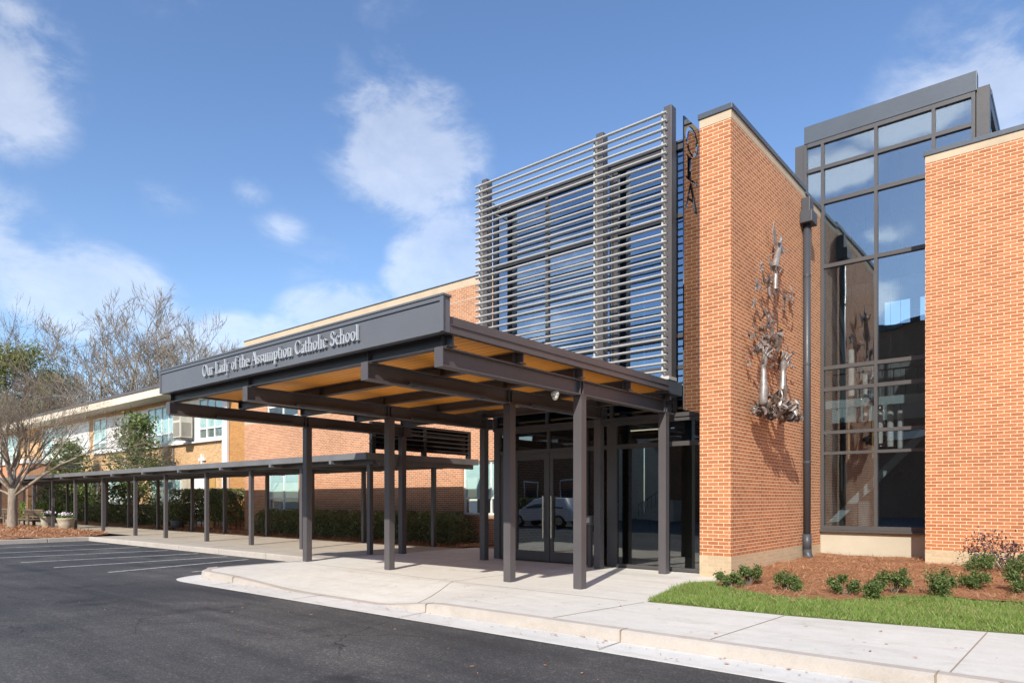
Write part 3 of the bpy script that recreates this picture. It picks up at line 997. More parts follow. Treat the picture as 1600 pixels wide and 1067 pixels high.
# ================================================================== OLD CLASSROOM BUILDING
def classroom():
    Y = 18.0
    x0, x1 = -95.0, -34.2
    t = thing('classroom_building', 'old two storey tan brick classroom block with deep cream eaves', 'school building', (-60, Y, 0))
    MB().box(x0, x1, Y + .02, 32, 0, 7.5).build('wall', 'brick_yellow', t)
    MB().box(x1 + .001, -29.17, Y + .05, 31, 0, 7.3).build('orange_brick_bay', 'brick_orange', t)
    MB().box(-34.72, -34.19, Y - .10, Y + .015, 0, 7.2).build('pilaster', 'white_paint', t)
    r = MB().box(x0, -33.6, 16.7, 33, 7.38, 7.42).build('soffit', 'soffit', t)
    MB().box(x0, -33.58, 16.66, 16.76, 7.36, 7.80).build('eaves_fascia', 'cream_fascia', t)
    MB().box(x0, -33.5, 16.6, 33, 7.80, 7.95).build('roof', 'roof_trim', t)
    # upper window band: groups of (x0, x1, panes)
    ups = [(-37.3, -34.75, 3), (-43.9, -40.1, 4), (-52.7, -50.5, 2), (-63.5, -58.2, 5), (-77, -70, 6)]
    for a, b, n in ups:
        f = MB()
        yy = Y - .06
        for i in range(n + 1):
            xx = a + (b - a) * i / n
            f.box(xx - .04, xx + .04, yy, yy + .07, 4.9, 7.1)
        for zz in (4.85, 5.40, 7.05):
            f.box(a - .05, b + .05, yy - .004, yy + .066, zz, zz + .09)
        fr = f.build('window_frame', 'white_paint', t)
        MB().box(a, b, yy + .04, yy + .046, 4.9, 7.1).build('glass', 'glass_window', fr)
        MB().box(a, b, yy + .066, yy + .072, 5.46, 7.08).build('blind', 'teal_blind', fr)
        MB().box(a, b, yy + .066, yy + .072, 4.93, 5.42).build('dark_pane', 'interior_grey', fr)
        MB().box(a - .1, b + .1, Y - .16, Y + .015, 4.70, 4.85).build('window_sill', 'white_paint', fr)
    for a, b in ((-40.05, -37.36), (-50.4, -44.0), (-58.1, -53.6)):
        MB().box(a, b, Y - .03, Y + .015, 4.78, 7.1).build('infill_panel', 'white_paint', t)
        MB().box(a, b, Y - .16, Y + .0145, 4.70, 4.78).build('panel_sill', 'white_paint', t)
    lows = [(-43.5, -39.5, 4), (-50.0, -46.0, 4), (-56, -52, 4), (-66, -60, 5)]
    for a, b, n in lows:
        f = MB()
        yy = Y - .06
        for i in range(n + 1):
            xx = a + (b - a) * i / n
            f.box(xx - .05, xx + .05, yy, yy + .07, 1.1, 3.2)
        for zz in (1.05, 1.6, 3.1):
            f.box(a - .05, b + .05, yy - .004, yy + .066, zz, zz + .09)
        fr = f.build('window_frame', 'white_paint', t)
        MB().box(a, b, yy + .04, yy + .046, 1.1, 3.2).build('glass', 'glass_window', fr)
        MB().box(a, b, yy + .066, yy + .072, 1.64, 3.14).build('blind', 'teal_blind', fr)
        MB().box(a, b, yy + .066, yy + .072, 1.13, 1.6).build('dark_pane', 'interior_grey', fr)
    d = MB().box(-37.9, -36.6, Y - .06, Y + .015, 0.2, 2.95).build('door', 'white_paint', t)
    MB().box(-37.75, -36.75, Y - .075, Y - .061, 0.25, 2.75).build('door_leaf', 'white_plastic', d)
    MB().box(-39.4, -38.0, Y - .03, Y + .015, 0.2, 3.0).build('door_surround', 'soffit', t)
    MB().box(-36.5, -35.6, Y - .03, Y + .015, 0.2, 2.9).build('door_surround', 'oak_trim', t)
    tag(MB().box(-37.07, -36.93, Y - .1, Y + .019, 3.4, 4.07).box(-37.35, -36.65, Y - .103, Y + .019, 3.70, 3.84).build('wall_cross', 'white_paint', base=(-37, Y, 3.4)), 'small white cross fixed on the tan brick above the walkway', 'cross')
    c = MB().tube([(-40.49, Y - .05, 4.7), (-40.49, Y - .05, 3.72)], .035, 8).build('conduit', 'walk_roof', t)
    MB().bbox(-40.68, -40.3, Y - .15, Y + .01, 3.45, 3.75, .02).build('junction_box', 'walk_roof', c)
    # low entrance wing at the far left
    p = thing('entrance_porch', 'low brick porch with white eaves behind the bare tree', 'porch', (-66, 16.2, 0))
    MB().box(-95, -57.0, 15.2, 17.9, 3.15, 4.15).build('wall', 'brick_red', p)
    MB().box(-95, -56.9, 15.05, 17.95, 4.15, 4.4).build('eaves', 'white_paint', p)
    MB().box(-95, -57.0, 17.5, 17.95, 0, 3.14).build('back_wall', 'interior_dark', p)
    for x in (-57.3, -60.5, -63.7, -68, -74):
        MB().box(x - .25, x + .25, 15.25, 15.8, 0, 3.149).build('pillar', 'brick_brown', p)
    # window air conditioners
    for x, z, lb, h in ((-38.0, 4.98, 'beige window air conditioner hung beside the white infill panel', 1.35), (-57.5, 4.98, 'beige air conditioner in the far left upstairs window', 1.1)):
        a = thing('air_conditioner', lb, 'air conditioner', (x, Y - .05, z), 'window air conditioners')
        m = MB().bbox(x - .75, x + .15, Y - .85, Y - .165, z, z + h, .03)
        m.build('case', 'ac_beige', a)
        g = MB().box(x - .68, x + .08, Y - .856, Y - .849, z + .08, z + h * .62)
        g.box(x + .149, x + .157, Y - .78, Y - .25, z + .08, z + h * .62)
        g.box(x - .68, x + .08, Y - .856, Y - .849, z + h * .72, z + h * .92)
        g.build('grille', 'ac_grille', a)
        MB().box(x - .7, x + .1, Y - .8, Y - .17, z - .10, z - .001).build('bracket', 'walk_roof', a)


classroom()

# ================================================================== ENTRANCE CANOPY
BX = [-6.16, -7.63, -10.82, -13.72]     # beam lines
def glyphs():
    """serif letters as strokes: (kind, ...) in units of cap height"""
    def V(x, y0, y1, w=.12): return ('r', x - w / 2, y0, x + w / 2, y1)
    def S(x, y, w=.26, h=.045): return ('r', x - w / 2, y, x + w / 2, y + h)
    def A(cx, cy, rx, ry, a0=0, a1=360, wv=.12, wh=.045): return ('a', cx, cy, rx, ry, a0, a1, wv, wh)
    def Dg(x0, y0, x1, y1, w): return ('d', x0, y0, x1, y1, w)
    g = {}
    g['O'] = (.86, [A(.43, .5, .37, .5)])
    g['C'] = (.78, [A(.43, .5, .37, .5, 48, 312), V(.70, .70, .92, .05), V(.70, .08, .26, .05)])
    g['L'] = (.66, [V(.18, .0, 1, .13), S(.18, .955, .34), S(.35, .0, .6), V(.62, .02, .26, .06)])
    g['A'] = (.84, [Dg(.08, 0, .40, 1, .055), Dg(.40, 1, .74, 0, .14), ('r', .2, .32, .58, .37), S(.08, 0, .24), S(.74, 0, .28)])
    g['S'] = (.62, [A(.31, .75, .21, .25, 20, 270, .10), A(.31, .26, .23, .26, -160, 90, .11), V(.5, .72, .93, .05), V(.08, .08, .3, .05)])
    g['u'] = (.60, [V(.15, .12, .64, .11), A(.29, .16, .16, .16, 180, 360, .06, .05), V(.46, 0, .64, .11), S(.11, .6, .16), S(.42, .6, .16), S(.50, 0, .14)])
    g['r'] = (.42, [V(.14, 0, .64, .11), S(.14, 0, .26), S(.11, .6, .16), Dg(.18, .48, .30, .62, .05), ('r', .27, .52, .40, .64)])
    g['a'] = (.50, [A(.20, .17, .15, .17, 0, 360, .09, .045), V(.36, 0, .5, .10), A(.25, .49, .14, .15, 0, 170, .06, .05), S(.42, 0, .14)])
    g['d'] = (.58, [A(.25, .32, .20, .32, 0, 360, .10, .045), V(.46, 0, 1.04, .11), S(.42, 1.0, .18), S(.50, 0, .16)])
    g['y'] = (.54, [Dg(.10, .64, .28, .02, .11), Dg(.46, .64, .16, -.28, .05), S(.12, .61, .22), S(.46, .61, .18), ('r', .06, -.30, .2, -.22)])
    g['o'] = (.56, [A(.28, .32, .23, .32, 0, 360, .11, .045)])
    g['f'] = (.36, [V(.15, 0, .86, .11), A(.29, .86, .15, .16, 20, 180, .06, .05), ('r', .02, .6, .32, .645), S(.15, 0, .26)])
    g['t'] = (.38, [V(.15, .1, .84, .11), A(.26, .13, .12, .13, 180, 320, .06, .05), ('r', .02, .6, .33, .645)])
    g['h'] = (.60, [V(.14, 0, 1.04, .11), V(.46, 0, .5, .11), A(.31, .46, .16, .18, 0, 170, .06, .05), S(.14, 0, .24), S(.46, 0, .22), S(.10, 1.0, .16)])
    g['e'] = (.50, [A(.26, .32, .21, .32, 0, 310, .10, .045), ('r', .09, .32, .45, .36)])
    g['c'] = (.48, [A(.26, .32, .21, .32, 45, 315, .10, .045), A(.37, .52, .05, .05, 0, 360, .05, .05)])
    g['s'] = (.42, [A(.20, .47, .13, .17, 20, 270, .07, .045), A(.20, .17, .15, .17, -160, 90, .08, .045)])
    g['m'] = (.88, [V(.14, 0, .64, .11), V(.44, 0, .5, .11), V(.74, 0, .5, .11), A(.29, .46, .15, .18, 0, 170, .06, .05), A(.59, .46, .15, .18, 0, 170, .06, .05), S(.14, 0, .22), S(.44, 0, .2), S(.74, 0, .22), S(.11, .6, .14)])
    g['n'] = (.60, [V(.14, 0, .64, .11), V(.46, 0, .5, .11), A(.31, .46, .16, .18, 0, 170, .06, .05), S(.14, 0, .24), S(.46, 0, .22), S(.11, .6, .14)])
    g['p'] = (.58, [V(.14, -.32, .64, .11), A(.32, .32, .21, .32, 0, 360, .10, .045), S(.14, -.32, .26), S(.10, .6, .14)])
    g['i'] = (.30, [V(.15, 0, .64, .11), S(.15, 0, .24), S(.11, .6, .15), A(.15, .84, .035, .035, 0, 360, .07, .07)])
    g['l'] = (.30, [V(.15, 0, 1.04, .11), S(.15, 0, .24), S(.11, 1.0, .15)])
    return g


def stroke_polys(st):
    if st[0] == 'r':
        _, a, b, c, d = st
        return [[(a, b), (c, b), (c, d), (a, d)]]
    if st[0] == 'd':
        _, x0, y0, x1, y1, w = st
        return [[(x0 - w / 2, y0), (x0 + w / 2, y0), (x1 + w / 2, y1), (x1 - w / 2, y1)]] if y1 > y0 else [[(x1 - w / 2, y1), (x1 + w / 2, y1), (x0 + w / 2, y0), (x0 - w / 2, y0)]]
    _, cx, cy, rx, ry, a0, a1, wv, wh = st
    n = max(6, int(abs(a1 - a0) / 18))
    out = []
    def p(a, s):
        c_, s_ = math.cos(R(a)), math.sin(R(a))
        w = wv * abs(c_) ** 1.3 + wh * (1 - abs(c_) ** 1.3)
        return (cx + (rx - w / 2 + s * w / 2) * c_, cy + (ry - w / 2 + s * w / 2) * s_)
    for i in range(n):
        b, e = a0 + (a1 - a0) * i / n, a0 + (a1 - a0) * (i + 1) / n
        out.append([p(b, -1), p(b, 1), p(e, 1), p(e, -1)])
    return out


def canopy():
    t = thing('entrance_canopy', 'dark steel entrance canopy with lettered fascia and orange timber soffit', 'canopy', (-9.9, 9, 0.15))
    Y0, Y1 = 5.98, 12.05
    # columns (square box posts with base plate and cap plate)
    for x in BX:
        for y in (9.12, 12.0):
            c = MB().bbox(x - .078, x + .078, y - .075, y + .075, 0.152, 3.235, .008).build('column', 'steel_paint', t)
            b = MB().box(x - .082, x + .082, y - .08, y + .08, 3.205, 3.219)
            for dx in (-.06, .06):
                b.lathe((x + dx, y - .06), [(.012, 3.195), (.012, 3.205)], 6)
            b.build('cap_plate', 'steel_paint', c)
    for x in BX:
        m = MB().beam(x, Y0 + .012, 12.30, 3.24, 3.485, .15)
        m.box(x - .075, x + .075, Y0, Y0 + .012, 3.238, 3.487)
        for y in (9.12, 12.0):
            for sx in (-1, 1):
                m.box(x + sx * .015, x + sx * .073, y - .006, y + .006, 3.262, 3.463)
            m.box(x - .0735, x + .0735, y - .09, y - .078, 3.262, 3.463)
        m.build('beam', 'steel_paint', t)
    for y in (6.10, 7.5, 9.0, 10.5, 12.0):
        m = MB().beam_x(y, -13.68, -6.02, 3.49, 3.655, .13)
        for x in BX:
            m.box(x - .006, x + .006, y - .064, y + .064, 3.506, 3.639)
        m.build('cross_beam', 'steel_paint', t)
    MB().box(-13.66, -6.03, 5.99, 12.3, 3.66, 3.672).build('soffit', 'soffit_board', t)
    MB().box(-13.66, -6.05, 5.99, 12.42, 3.6725, 3.82).build('roof_deck', 'roof_trim', t)
    # roof edges
    e = MB().box(-6.048, -5.985, 5.985, 11.80, 3.735, 3.845)
    e.box(-6.03, -5.955, 5.985, 11.80, 3.63, 3.732)
    e.box(-6.03, -5.94, 5.985, 11.80, 3.722, 3.7345)
    e.build('roof_edge', 'roof_trim', t)
    e = MB().box(-13.72, -13.662, 5.985, 12.42, 3.735, 3.845)
    e.box(-13.75, -13.68, 5.985, 12.42, 3.63, 3.732)
    e.build('roof_edge', 'roof_trim', t)
    # lettered fascia with a thin raised border
    f = MB().box(-13.76, -5.955, 5.86, 5.976, 3.63, 4.06)
    fo = f.build('fascia', 'fascia_paint', t)
    bd = MB().bbox(-13.78, -5.935, 5.835, 5.99, 4.061, 4.09, .006)
    bd.box(-13.78, -13.73, 5.845, 5.859, 3.632, 4.0605)
    bd.box(-6.0, -5.94, 5.845, 5.859, 3.632, 4.0605)
    bd.box(-13.729, -6.001, 5.848, 5.859, 4.012, 4.0605)
    bd.build('fascia_border', 'fascia_paint', fo)
    MB().box(-13.729, -6.001, 5.843, 5.8475, 4.006, 4.012).build('drip_edge', 'cap_metal', fo)
    g = glyphs()
    text = "Our Lady of the Assumption Catholic School"
    tot = sum(g[c][0] if c != ' ' else .34 for c in text)
    x0, x1, zb = -11.99, -7.55, 3.752
    sc = (x1 - x0) / tot
    H = 0.205
    x = x0
    for c in text:
        if c == ' ':
            x += .34 * sc
            continue
        w, sts = g[c]
        m = MB()
        for i, st in enumerate(sts):
            for j, poly in enumerate(stroke_polys(st)):
                yf = 5.815 - 0.0006 * i - 0.0002 * (j % 2)
                q = [(x + px_ * sc, zb + pz * H) for px_, pz in poly]
                vs = [(a, yf, b) for a, b in q] + [(a, 5.846, b) for a, b in q]
                k = len(q)
                m.add(vs, [tuple(range(k)), tuple(range(2 * k - 1, k - 1, -1))] + [(a, k + a, k + (a + 1) % k, (a + 1) % k) for a in range(k)])
        m.build('letter', 'letter_metal', fo)
        x += w * sc
    # linear lamps clipped along the beam flanges
    for x, ya, yb in ((BX[1], 6.7, 8.5), (BX[1], 9.6, 11.4), (BX[2], 6.9, 8.7), (BX[2], 9.6, 11.4), (BX[3], 6.9, 8.7), (BX[3], 9.6, 11.4)):
        l = MB().bbox(x + .08, x + .125, ya, yb, 3.252, 3.292, .006)
        for y in (ya + .15, yb - .15):
            l.box(x + .05, x + .1, y - .03, y + .03, 3.236, 3.2515)
        l.build('linear_lamp', 'downspout', t)
    # stub arm that carries the sunscreen post
    for x in (BX[0], BX[1], BX[2]):
        a = MB().bbox(x - .09, x + .16, 11.82, 12.46, 3.60, 3.86, .01)
        a.build('outrigger', 'cap_metal', t)
    return t


canopy()

# ================================================================== SUNSCREEN
def sunscreen():
    t = thing('sun_screen', 'louvered sunscreen of pale horizontal blades on three dark posts', 'sunscreen', (-8.4, 12, 3.86))
    for x in (-6.06, -7.60, -10.80):
        p = MB().bbox(x - .10, x + .06, 12.0, 12.2, 3.93, 9.14, .008).build('post', 'steel_paint', t)
        MB().bbox(x - .11, x + .07, 11.88, 12.21, 3.862, 3.93, .006).build('post_shoe', 'aluminium', p)
        MB().box(x - .10, x - .065, 11.90, 11.995, 3.93, 9.0).build('blade_bracket', 'aluminium', p)
    n = 33
    for i in range(n):
        z = 4.02 + i * 0.1535
        pts = []
        prof = [(0.030 * math.cos(a), 0.021 * math.sin(a)) for a in np.linspace(0, 2 * math.pi, 10, endpoint=False)]
        m = MB()
        vs = [(x, 11.86 + a, z + b - a * 0.25) for x in (-10.96, -6.03) for a, b in prof]
        k = len(prof)
        m.add(vs, [(j, (j + 1) % k, k + (j + 1) % k, k + j) for j in range(k)] + [tuple(range(k - 1, -1, -1)), tuple(range(k, 2 * k))])
        m.build('blade', 'aluminium', t)
    for dy in (0,):
        MB().tube([(-10.75, 12.2, 8.62), (-10.75, 12.6, 8.60)], .02, 6).build('brace', 'aluminium', t)
        MB().tube([(-10.75, 12.2, 8.40), (-10.75, 12.6, 8.38)], .02, 6).build('brace', 'aluminium', t)
        MB().tube([(-7.62, 12.2, 8.40), (-7.62, 12.6, 8.38)], .02, 6).build('brace', 'aluminium', t)
    return t


sunscreen()

# ================================================================== ENTRANCE GLAZING
def entrance():
    t = thing('entrance_glazing', 'dark framed glass entrance wall with double doors under the canopy', 'glass entrance', (-8.2, 12.55, 0.15))
    FY = 12.52
    xl, xr = -11.0, -5.445
    fr = MB()
    # upper curtain wall
    ups = [-10.92, -9.37, -7.66, -6.20]
    for x in ups:
        fr.box(x - .035, x + .035, FY, FY + .12, 3.30, 8.50)
    fr.box(xl, xl + .05, FY + .002, FY + .15, 3.30, 8.50)
    fr.box(-7.60, -7.50, FY + .002, FY + .14, 3.8, 8.499)
    fr.box(xr - .05, xr, FY, FY + .12, 3.30, 8.50)
    fr.box(xl - .01, xr, FY - .02, FY + .14, 8.50, 8.62)
    for z in (7.20, 4.82, 4.20):
        fr.box(xl + .051, xr - .051, FY - .004, FY + .116, z - .04, z + .04)
    fr.build('curtain_wall_frame', 'frame_paint', t)
    MB().bbox(xl - .03, xr, FY - .05, FY + .8, 8.621, 8.66, .006).build('parapet_cap', 'cap_metal', t)
    xs_ = [xl + .04] + ups[0:] + [xr - .04]
    for a, b in zip(xs_[:-1], xs_[1:]):
        if b - a < .2:
            continue
        for za, zb in ((7.235, 8.505), (4.855, 7.165), (4.235, 4.785), (3.31, 4.165)):
            MB().box(a + .02, b - .02, FY + .05, FY + .062, za, zb).build('pane', 'glass_blue', t)
    # ground floor: transoms and doors
    g = MB()
    for x, w in ((-10.88, .18), (-9.33, .06), (-8.31, .10), (-8.02, .10), (-7.645, .23), (-6.37, .06), (-5.49, .09)):
        g.box(x - w / 2, x + w / 2, FY, FY + .13, .152, 3.22)
    for z, h in ((3.18, .075), (2.69, .09)):
        g.box(-10.78, -5.535, FY - .003, FY + .127, z - h / 2, z + h / 2)
    g.box(-10.98, xr, FY - .03, FY + .15, 3.2205, 3.299)
    g.box(-7.53, -5.535, FY + .001, FY + .126, .152, .225)
    g.box(-8.25, -8.08, FY + .001, FY + .126, .152, .30)
    g.build('storefront_frame', 'frame_paint', t)
    for a, b, za, zb in ((-10.78, -9.37, 2.74, 3.14), (-9.29, -8.36, 2.74, 3.14), (-8.26, -8.07, 2.74, 3.14), (-8.25, -8.08, .31, 2.64), (-7.53, -6.405, .23, 2.64), (-7.53, -6.405, 2.74, 3.14), (-6.335, -5.54, .23, 2.64)):
        MB().box(a, b, FY + .05, FY + .062, za, zb).build('pane', 'glass_clear', t)
    MB().box(-6.335, -5.54, FY + .05, FY + .062, 2.74, 3.14).build('spandrel_pane', 'glass_blue', t)
    # double doors
    for a, b, hx in ((-10.37, -9.345, -9.45), (-9.315, -8.37, -9.22)):
        m = MB()
        z0, z1 = .17, 2.64
        m.box(a, a + .11, FY + .02, FY + .075, z0, z1)
        m.box(b - .11, b, FY + .02, FY + .075, z0, z1)
        m.box(a + .11, b - .11, FY + .021, FY + .074, z0, z0 + .22)
        m.box(a + .11, b - .11, FY + .021, FY + .074, z1 - .14, z1)
        d = m.build('door', 'frame_paint', t)
        MB().box(a + .10, b - .10, FY + .042, FY + .052, z0 + .21, z1 - .13).build('glass', 'glass_clear', d)
        h = MB().tube([(hx, FY - .035, .70), (hx, FY - .035, 1.66)], .016, 10)
        for zz in (.85, 1.5):
            h.tube([(hx, FY - .035, zz), (hx, FY + .02, zz)], .010, 8)
        h.build('handle', 'steel_bright', d)
    MB().box(-10.79, -10.371, FY + .03, FY + .10, .152, 2.64).build('side_panel', 'frame_paint', t)
    # rooms behind the glass
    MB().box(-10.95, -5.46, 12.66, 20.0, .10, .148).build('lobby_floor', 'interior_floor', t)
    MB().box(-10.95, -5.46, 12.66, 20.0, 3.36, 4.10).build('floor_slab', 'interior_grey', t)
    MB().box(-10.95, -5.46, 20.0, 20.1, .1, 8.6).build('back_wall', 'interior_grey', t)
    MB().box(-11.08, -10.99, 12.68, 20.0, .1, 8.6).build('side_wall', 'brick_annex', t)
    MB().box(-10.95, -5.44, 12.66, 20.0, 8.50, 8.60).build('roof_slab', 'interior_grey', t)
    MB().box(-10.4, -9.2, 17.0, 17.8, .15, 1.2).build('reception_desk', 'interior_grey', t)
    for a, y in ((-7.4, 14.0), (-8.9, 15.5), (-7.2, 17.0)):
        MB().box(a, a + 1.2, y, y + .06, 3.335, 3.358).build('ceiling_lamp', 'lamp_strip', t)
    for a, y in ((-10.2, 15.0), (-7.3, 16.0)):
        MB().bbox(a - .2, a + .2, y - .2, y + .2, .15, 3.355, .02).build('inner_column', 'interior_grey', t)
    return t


entrance()

# ================================================================== GLASS TOWER
def tower():
    Y = 17.6
    t = thing('glass_tower', 'tall glass stair tower with metal corners between two brick masses', 'glass tower', (-3.5, Y, 0))
    xl, xr = -5.22, -1.70
    MB().box(-4.86, -2.44, Y + .0, Y + .2, 0, .80).build('plinth', 'cream_render', t)
    MB().bbox(-4.86, -2.43, Y - .10, Y + .3, .801, .845, .006).build('sill', 'frame_paint', t)
    f = MB()
    vs_ = [-5.195, -4.80, -3.63, -2.48, -1.745]
    for x in vs_:
        f.box(x - .035, x + .035, Y - .02, Y + .12, .846 if -4.9 < x < -2.46 else 8.0, 10.31)
    for z, h in ((10.27, .10), (9.635, .09), (8.79, .10), (7.225, .09), (4.76, .09), (4.235, .09), (3.195, .08), (2.695, .07), (.90, .10)):
        a, b = (xl + .07, xr - .08) if z > 8.5 else (-4.765, -2.515)
        f.box(a, b, Y - .016, Y + .116, z - h / 2, z + h / 2)
    f.build('curtain_wall_frame', 'frame_paint', t)
    zs = [.95, 2.66, 3.155, 4.19, 4.715, 7.18, 8.74, 9.59, 10.22]
    zl = [(.94, 2.67), (2.72, 3.165), (3.225, 4.20), (4.27, 4.725), (4.795, 7.19), (7.26, 8.75), (8.83, 9.60), (9.67, 10.23)]
    for a, b in zip(vs_[:-1], vs_[1:]):
        for za, zb in zl:
            if (a < -5 or b > -2) and za < 8.5:
                continue
            MB().box(a + .025, b - .025, Y + .04, Y + .052, za, zb).build('pane', 'glass_tower', t)
    MB().bbox(xl, xr + .02, Y - .03, Y + .25, 10.321, 10.745, .01).build('fascia', 'cap_metal', t)
    MB().box(-5.46, xl - .003, Y + .05, Y + .3, 7.6, 10.36).build('corner_panel', 'frame_paint', t)
    MB().box(xr + .003, -1.46, Y + .05, Y + .3, 8.0, 10.40).build('corner_panel', 'frame_paint', t)
    MB().box(-5.47, -1.45, Y + .32, 23.5, 10.30, 10.42).build('roof', 'cap_metal', t)
    s = MB()
    s.box(-1.56, -1.46, Y + .3, 23.5, 10.0, 10.299)
    for y in (19.2, 20.8, 22.4):
        s.box(-1.56, -1.46, y, y + .1, 8.4, 10.0)
    s.build('clerestory_frame', 'frame_paint', t)
    MB().box(-1.52, -1.50, Y + .3, 23.5, 8.4, 10.0).build('clerestory_glass', 'glass_tower', t)
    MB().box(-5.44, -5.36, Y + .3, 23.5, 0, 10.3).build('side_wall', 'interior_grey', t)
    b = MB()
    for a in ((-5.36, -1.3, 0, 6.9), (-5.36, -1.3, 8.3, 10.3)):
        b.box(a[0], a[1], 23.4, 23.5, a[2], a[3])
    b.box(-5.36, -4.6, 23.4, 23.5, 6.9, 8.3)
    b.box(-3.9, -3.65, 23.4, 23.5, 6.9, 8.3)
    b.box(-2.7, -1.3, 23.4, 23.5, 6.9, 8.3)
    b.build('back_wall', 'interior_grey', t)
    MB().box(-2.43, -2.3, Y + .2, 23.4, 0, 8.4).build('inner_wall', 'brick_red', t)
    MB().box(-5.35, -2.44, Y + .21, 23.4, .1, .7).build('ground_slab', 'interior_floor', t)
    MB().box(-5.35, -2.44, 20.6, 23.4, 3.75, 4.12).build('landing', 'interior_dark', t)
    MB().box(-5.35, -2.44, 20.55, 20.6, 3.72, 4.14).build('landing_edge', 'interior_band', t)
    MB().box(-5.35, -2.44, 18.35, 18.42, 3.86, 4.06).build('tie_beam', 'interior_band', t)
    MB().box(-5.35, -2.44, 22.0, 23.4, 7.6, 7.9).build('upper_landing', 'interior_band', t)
    MB().add([(-5.3, 20.0, .7), (-5.3, 20.08, .7), (-2.5, 20.08, 3.72), (-2.5, 20.0, 3.72), (-5.3, 20.0, .98), (-5.3, 20.08, .98), (-2.5, 20.08, 4.0), (-2.5, 20.0, 4.0)],
             [(0, 3, 7, 4), (1, 5, 6, 2), (4, 7, 6, 5), (0, 1, 2, 3), (0, 4, 5, 1), (3, 2, 6, 7)]).build('stair_stringer', 'interior_band', t)
    r = MB()
    for x in np.arange(-5.2, -2.5, .28):
        r.tube([(x, 20.5, 4.1), (x, 20.5, 5.05)], .014, 5)
    r.tube([(-5.3, 20.5, 5.06), (-2.45, 20.5, 5.06)], .025, 6)
    r.build('railing', 'interior_dark', t)
    o = MB()
    for x in (-4.9, -4.3, -3.6):
        o.box(x - .02, x + .02, 20.48, 20.53, 2.7, 3.72)
    o.build('lit_strip', 'oak_trim', t)  # orange oak colour stands in for thin lit strips
    # pendant lamps
    for x, za, zb, lb in ((-4.39, 4.16, 5.33, 'longest white tube pendant highest at the left in the tower'), (-4.06, 3.53, 4.67, 'second highest white tube pendant left of the centre mullion'),
                          (-3.75, 2.94, 3.91, 'white tube pendant half hidden by the tower centre mullion'), (-3.52, 2.85, 3.85, 'middle of the low white tube pendants right of the mullion'), (-3.30, 2.80, 3.72, 'rightmost and lowest white tube pendant in the tower')):
        p = thing('pendant_lamp', lb, 'pendant lamp', (x, 18.6, za), 'pendant lamps in the glass tower')
        MB().lathe((x, 18.6), [(.05, za), (.068, za + .01), (.068, zb - .01), (.05, zb)], 16).build('lamp_shade', 'pendant_white', p, smooth=False)
        MB().tube([(x, 18.6, zb), (x, 18.6, 10.3)], .005, 4).build('cord', 'interior_dark', p)
    return t


tower()

# ================================================================== OLA SIGN PANEL
def ola():
    t = thing('sign_panel', 'tall polished bronze blade sign cut with letters O L A', 'sign', (-5.44, 11.72, 3.19))
    x = -5.47
    cu = bpy.data.curves.new('panel', 'CURVE')
    cu.dimensions = '2D'
    cu.fill_mode = 'BOTH'
    cu.extrude = 0.012

    def poly(pts):
        s = cu.splines.new('POLY')
        s.points.add(len(pts) - 1)
        for i, (y, z) in enumerate(pts):
            s.points[i].co = (y - 11.72, z - 3.19, 0, 1)
        s.use_cyclic_u = True
    poly([(11.38, 3.19), (12.02, 3.19), (12.02, 8.45), (11.38, 8.45)])
    el = lambda a, b: [(11.70 + a * math.cos(q), 8.10 + b * math.sin(q)) for q in np.linspace(0, 2 * math.pi, 36, endpoint=False)]
    poly(el(.265, .265))
    poly(el(.155, .215))
    poly([(11.46, 7.36), (11.93, 7.36), (11.93, 7.47), (11.90, 7.47), (11.88, 7.41), (11.66, 7.41), (11.66, 7.76), (11.72, 7.80), (11.46, 7.80), (11.51, 7.76), (11.51, 7.41), (11.46, 7.39)])
    # A with a counter
    poly([(11.42, 6.84), (11.56, 6.84), (11.52, 6.89), (11.555, 7.00), (11.735, 7.00), (11.78, 6.89), (11.74, 6.84), (11.97, 6.84), (11.92, 6.89), (11.70, 7.34), (11.62, 7.34), (11.46, 6.89)])
    poly([(11.575, 7.05), (11.71, 7.05), (11.64, 7.22)])
    tmp = bpy.data.objects.new('tmp', cu)
    COL.objects.link(tmp)
    dg = bpy.context.evaluated_depsgraph_get()
    me = bpy.data.meshes.new_from_object(tmp.evaluated_get(dg))
    bpy.data.objects.remove(tmp)
    me.materials.clear()
    me.materials.append(M['bronze_mirror'])
    for v in me.vertices:
        v.co = Vector((-.013 + v.co.z, v.co.x, v.co.y))
    o = bpy.data.objects.new('cutout_panel', me)
    COL.objects.link(o)
    o.parent = t
    m = MB()
    for z, y0, y1 in ((8.0, 11.43, 11.6), (8.0, 11.8, 11.97)):
        m.box(-5.460, -5.448, y0, y1, z - .012, z + .012)
    m.build('letter_tie', 'bronze_mirror', t)
    m = MB()
    for z in (3.8, 5.4, 6.6, 8.3):
        m.box(-5.492, -5.442, 12.02, 12.06, z - .04, z + .04)
    m.build('wall_bracket', 'frame_paint', t)


ola()

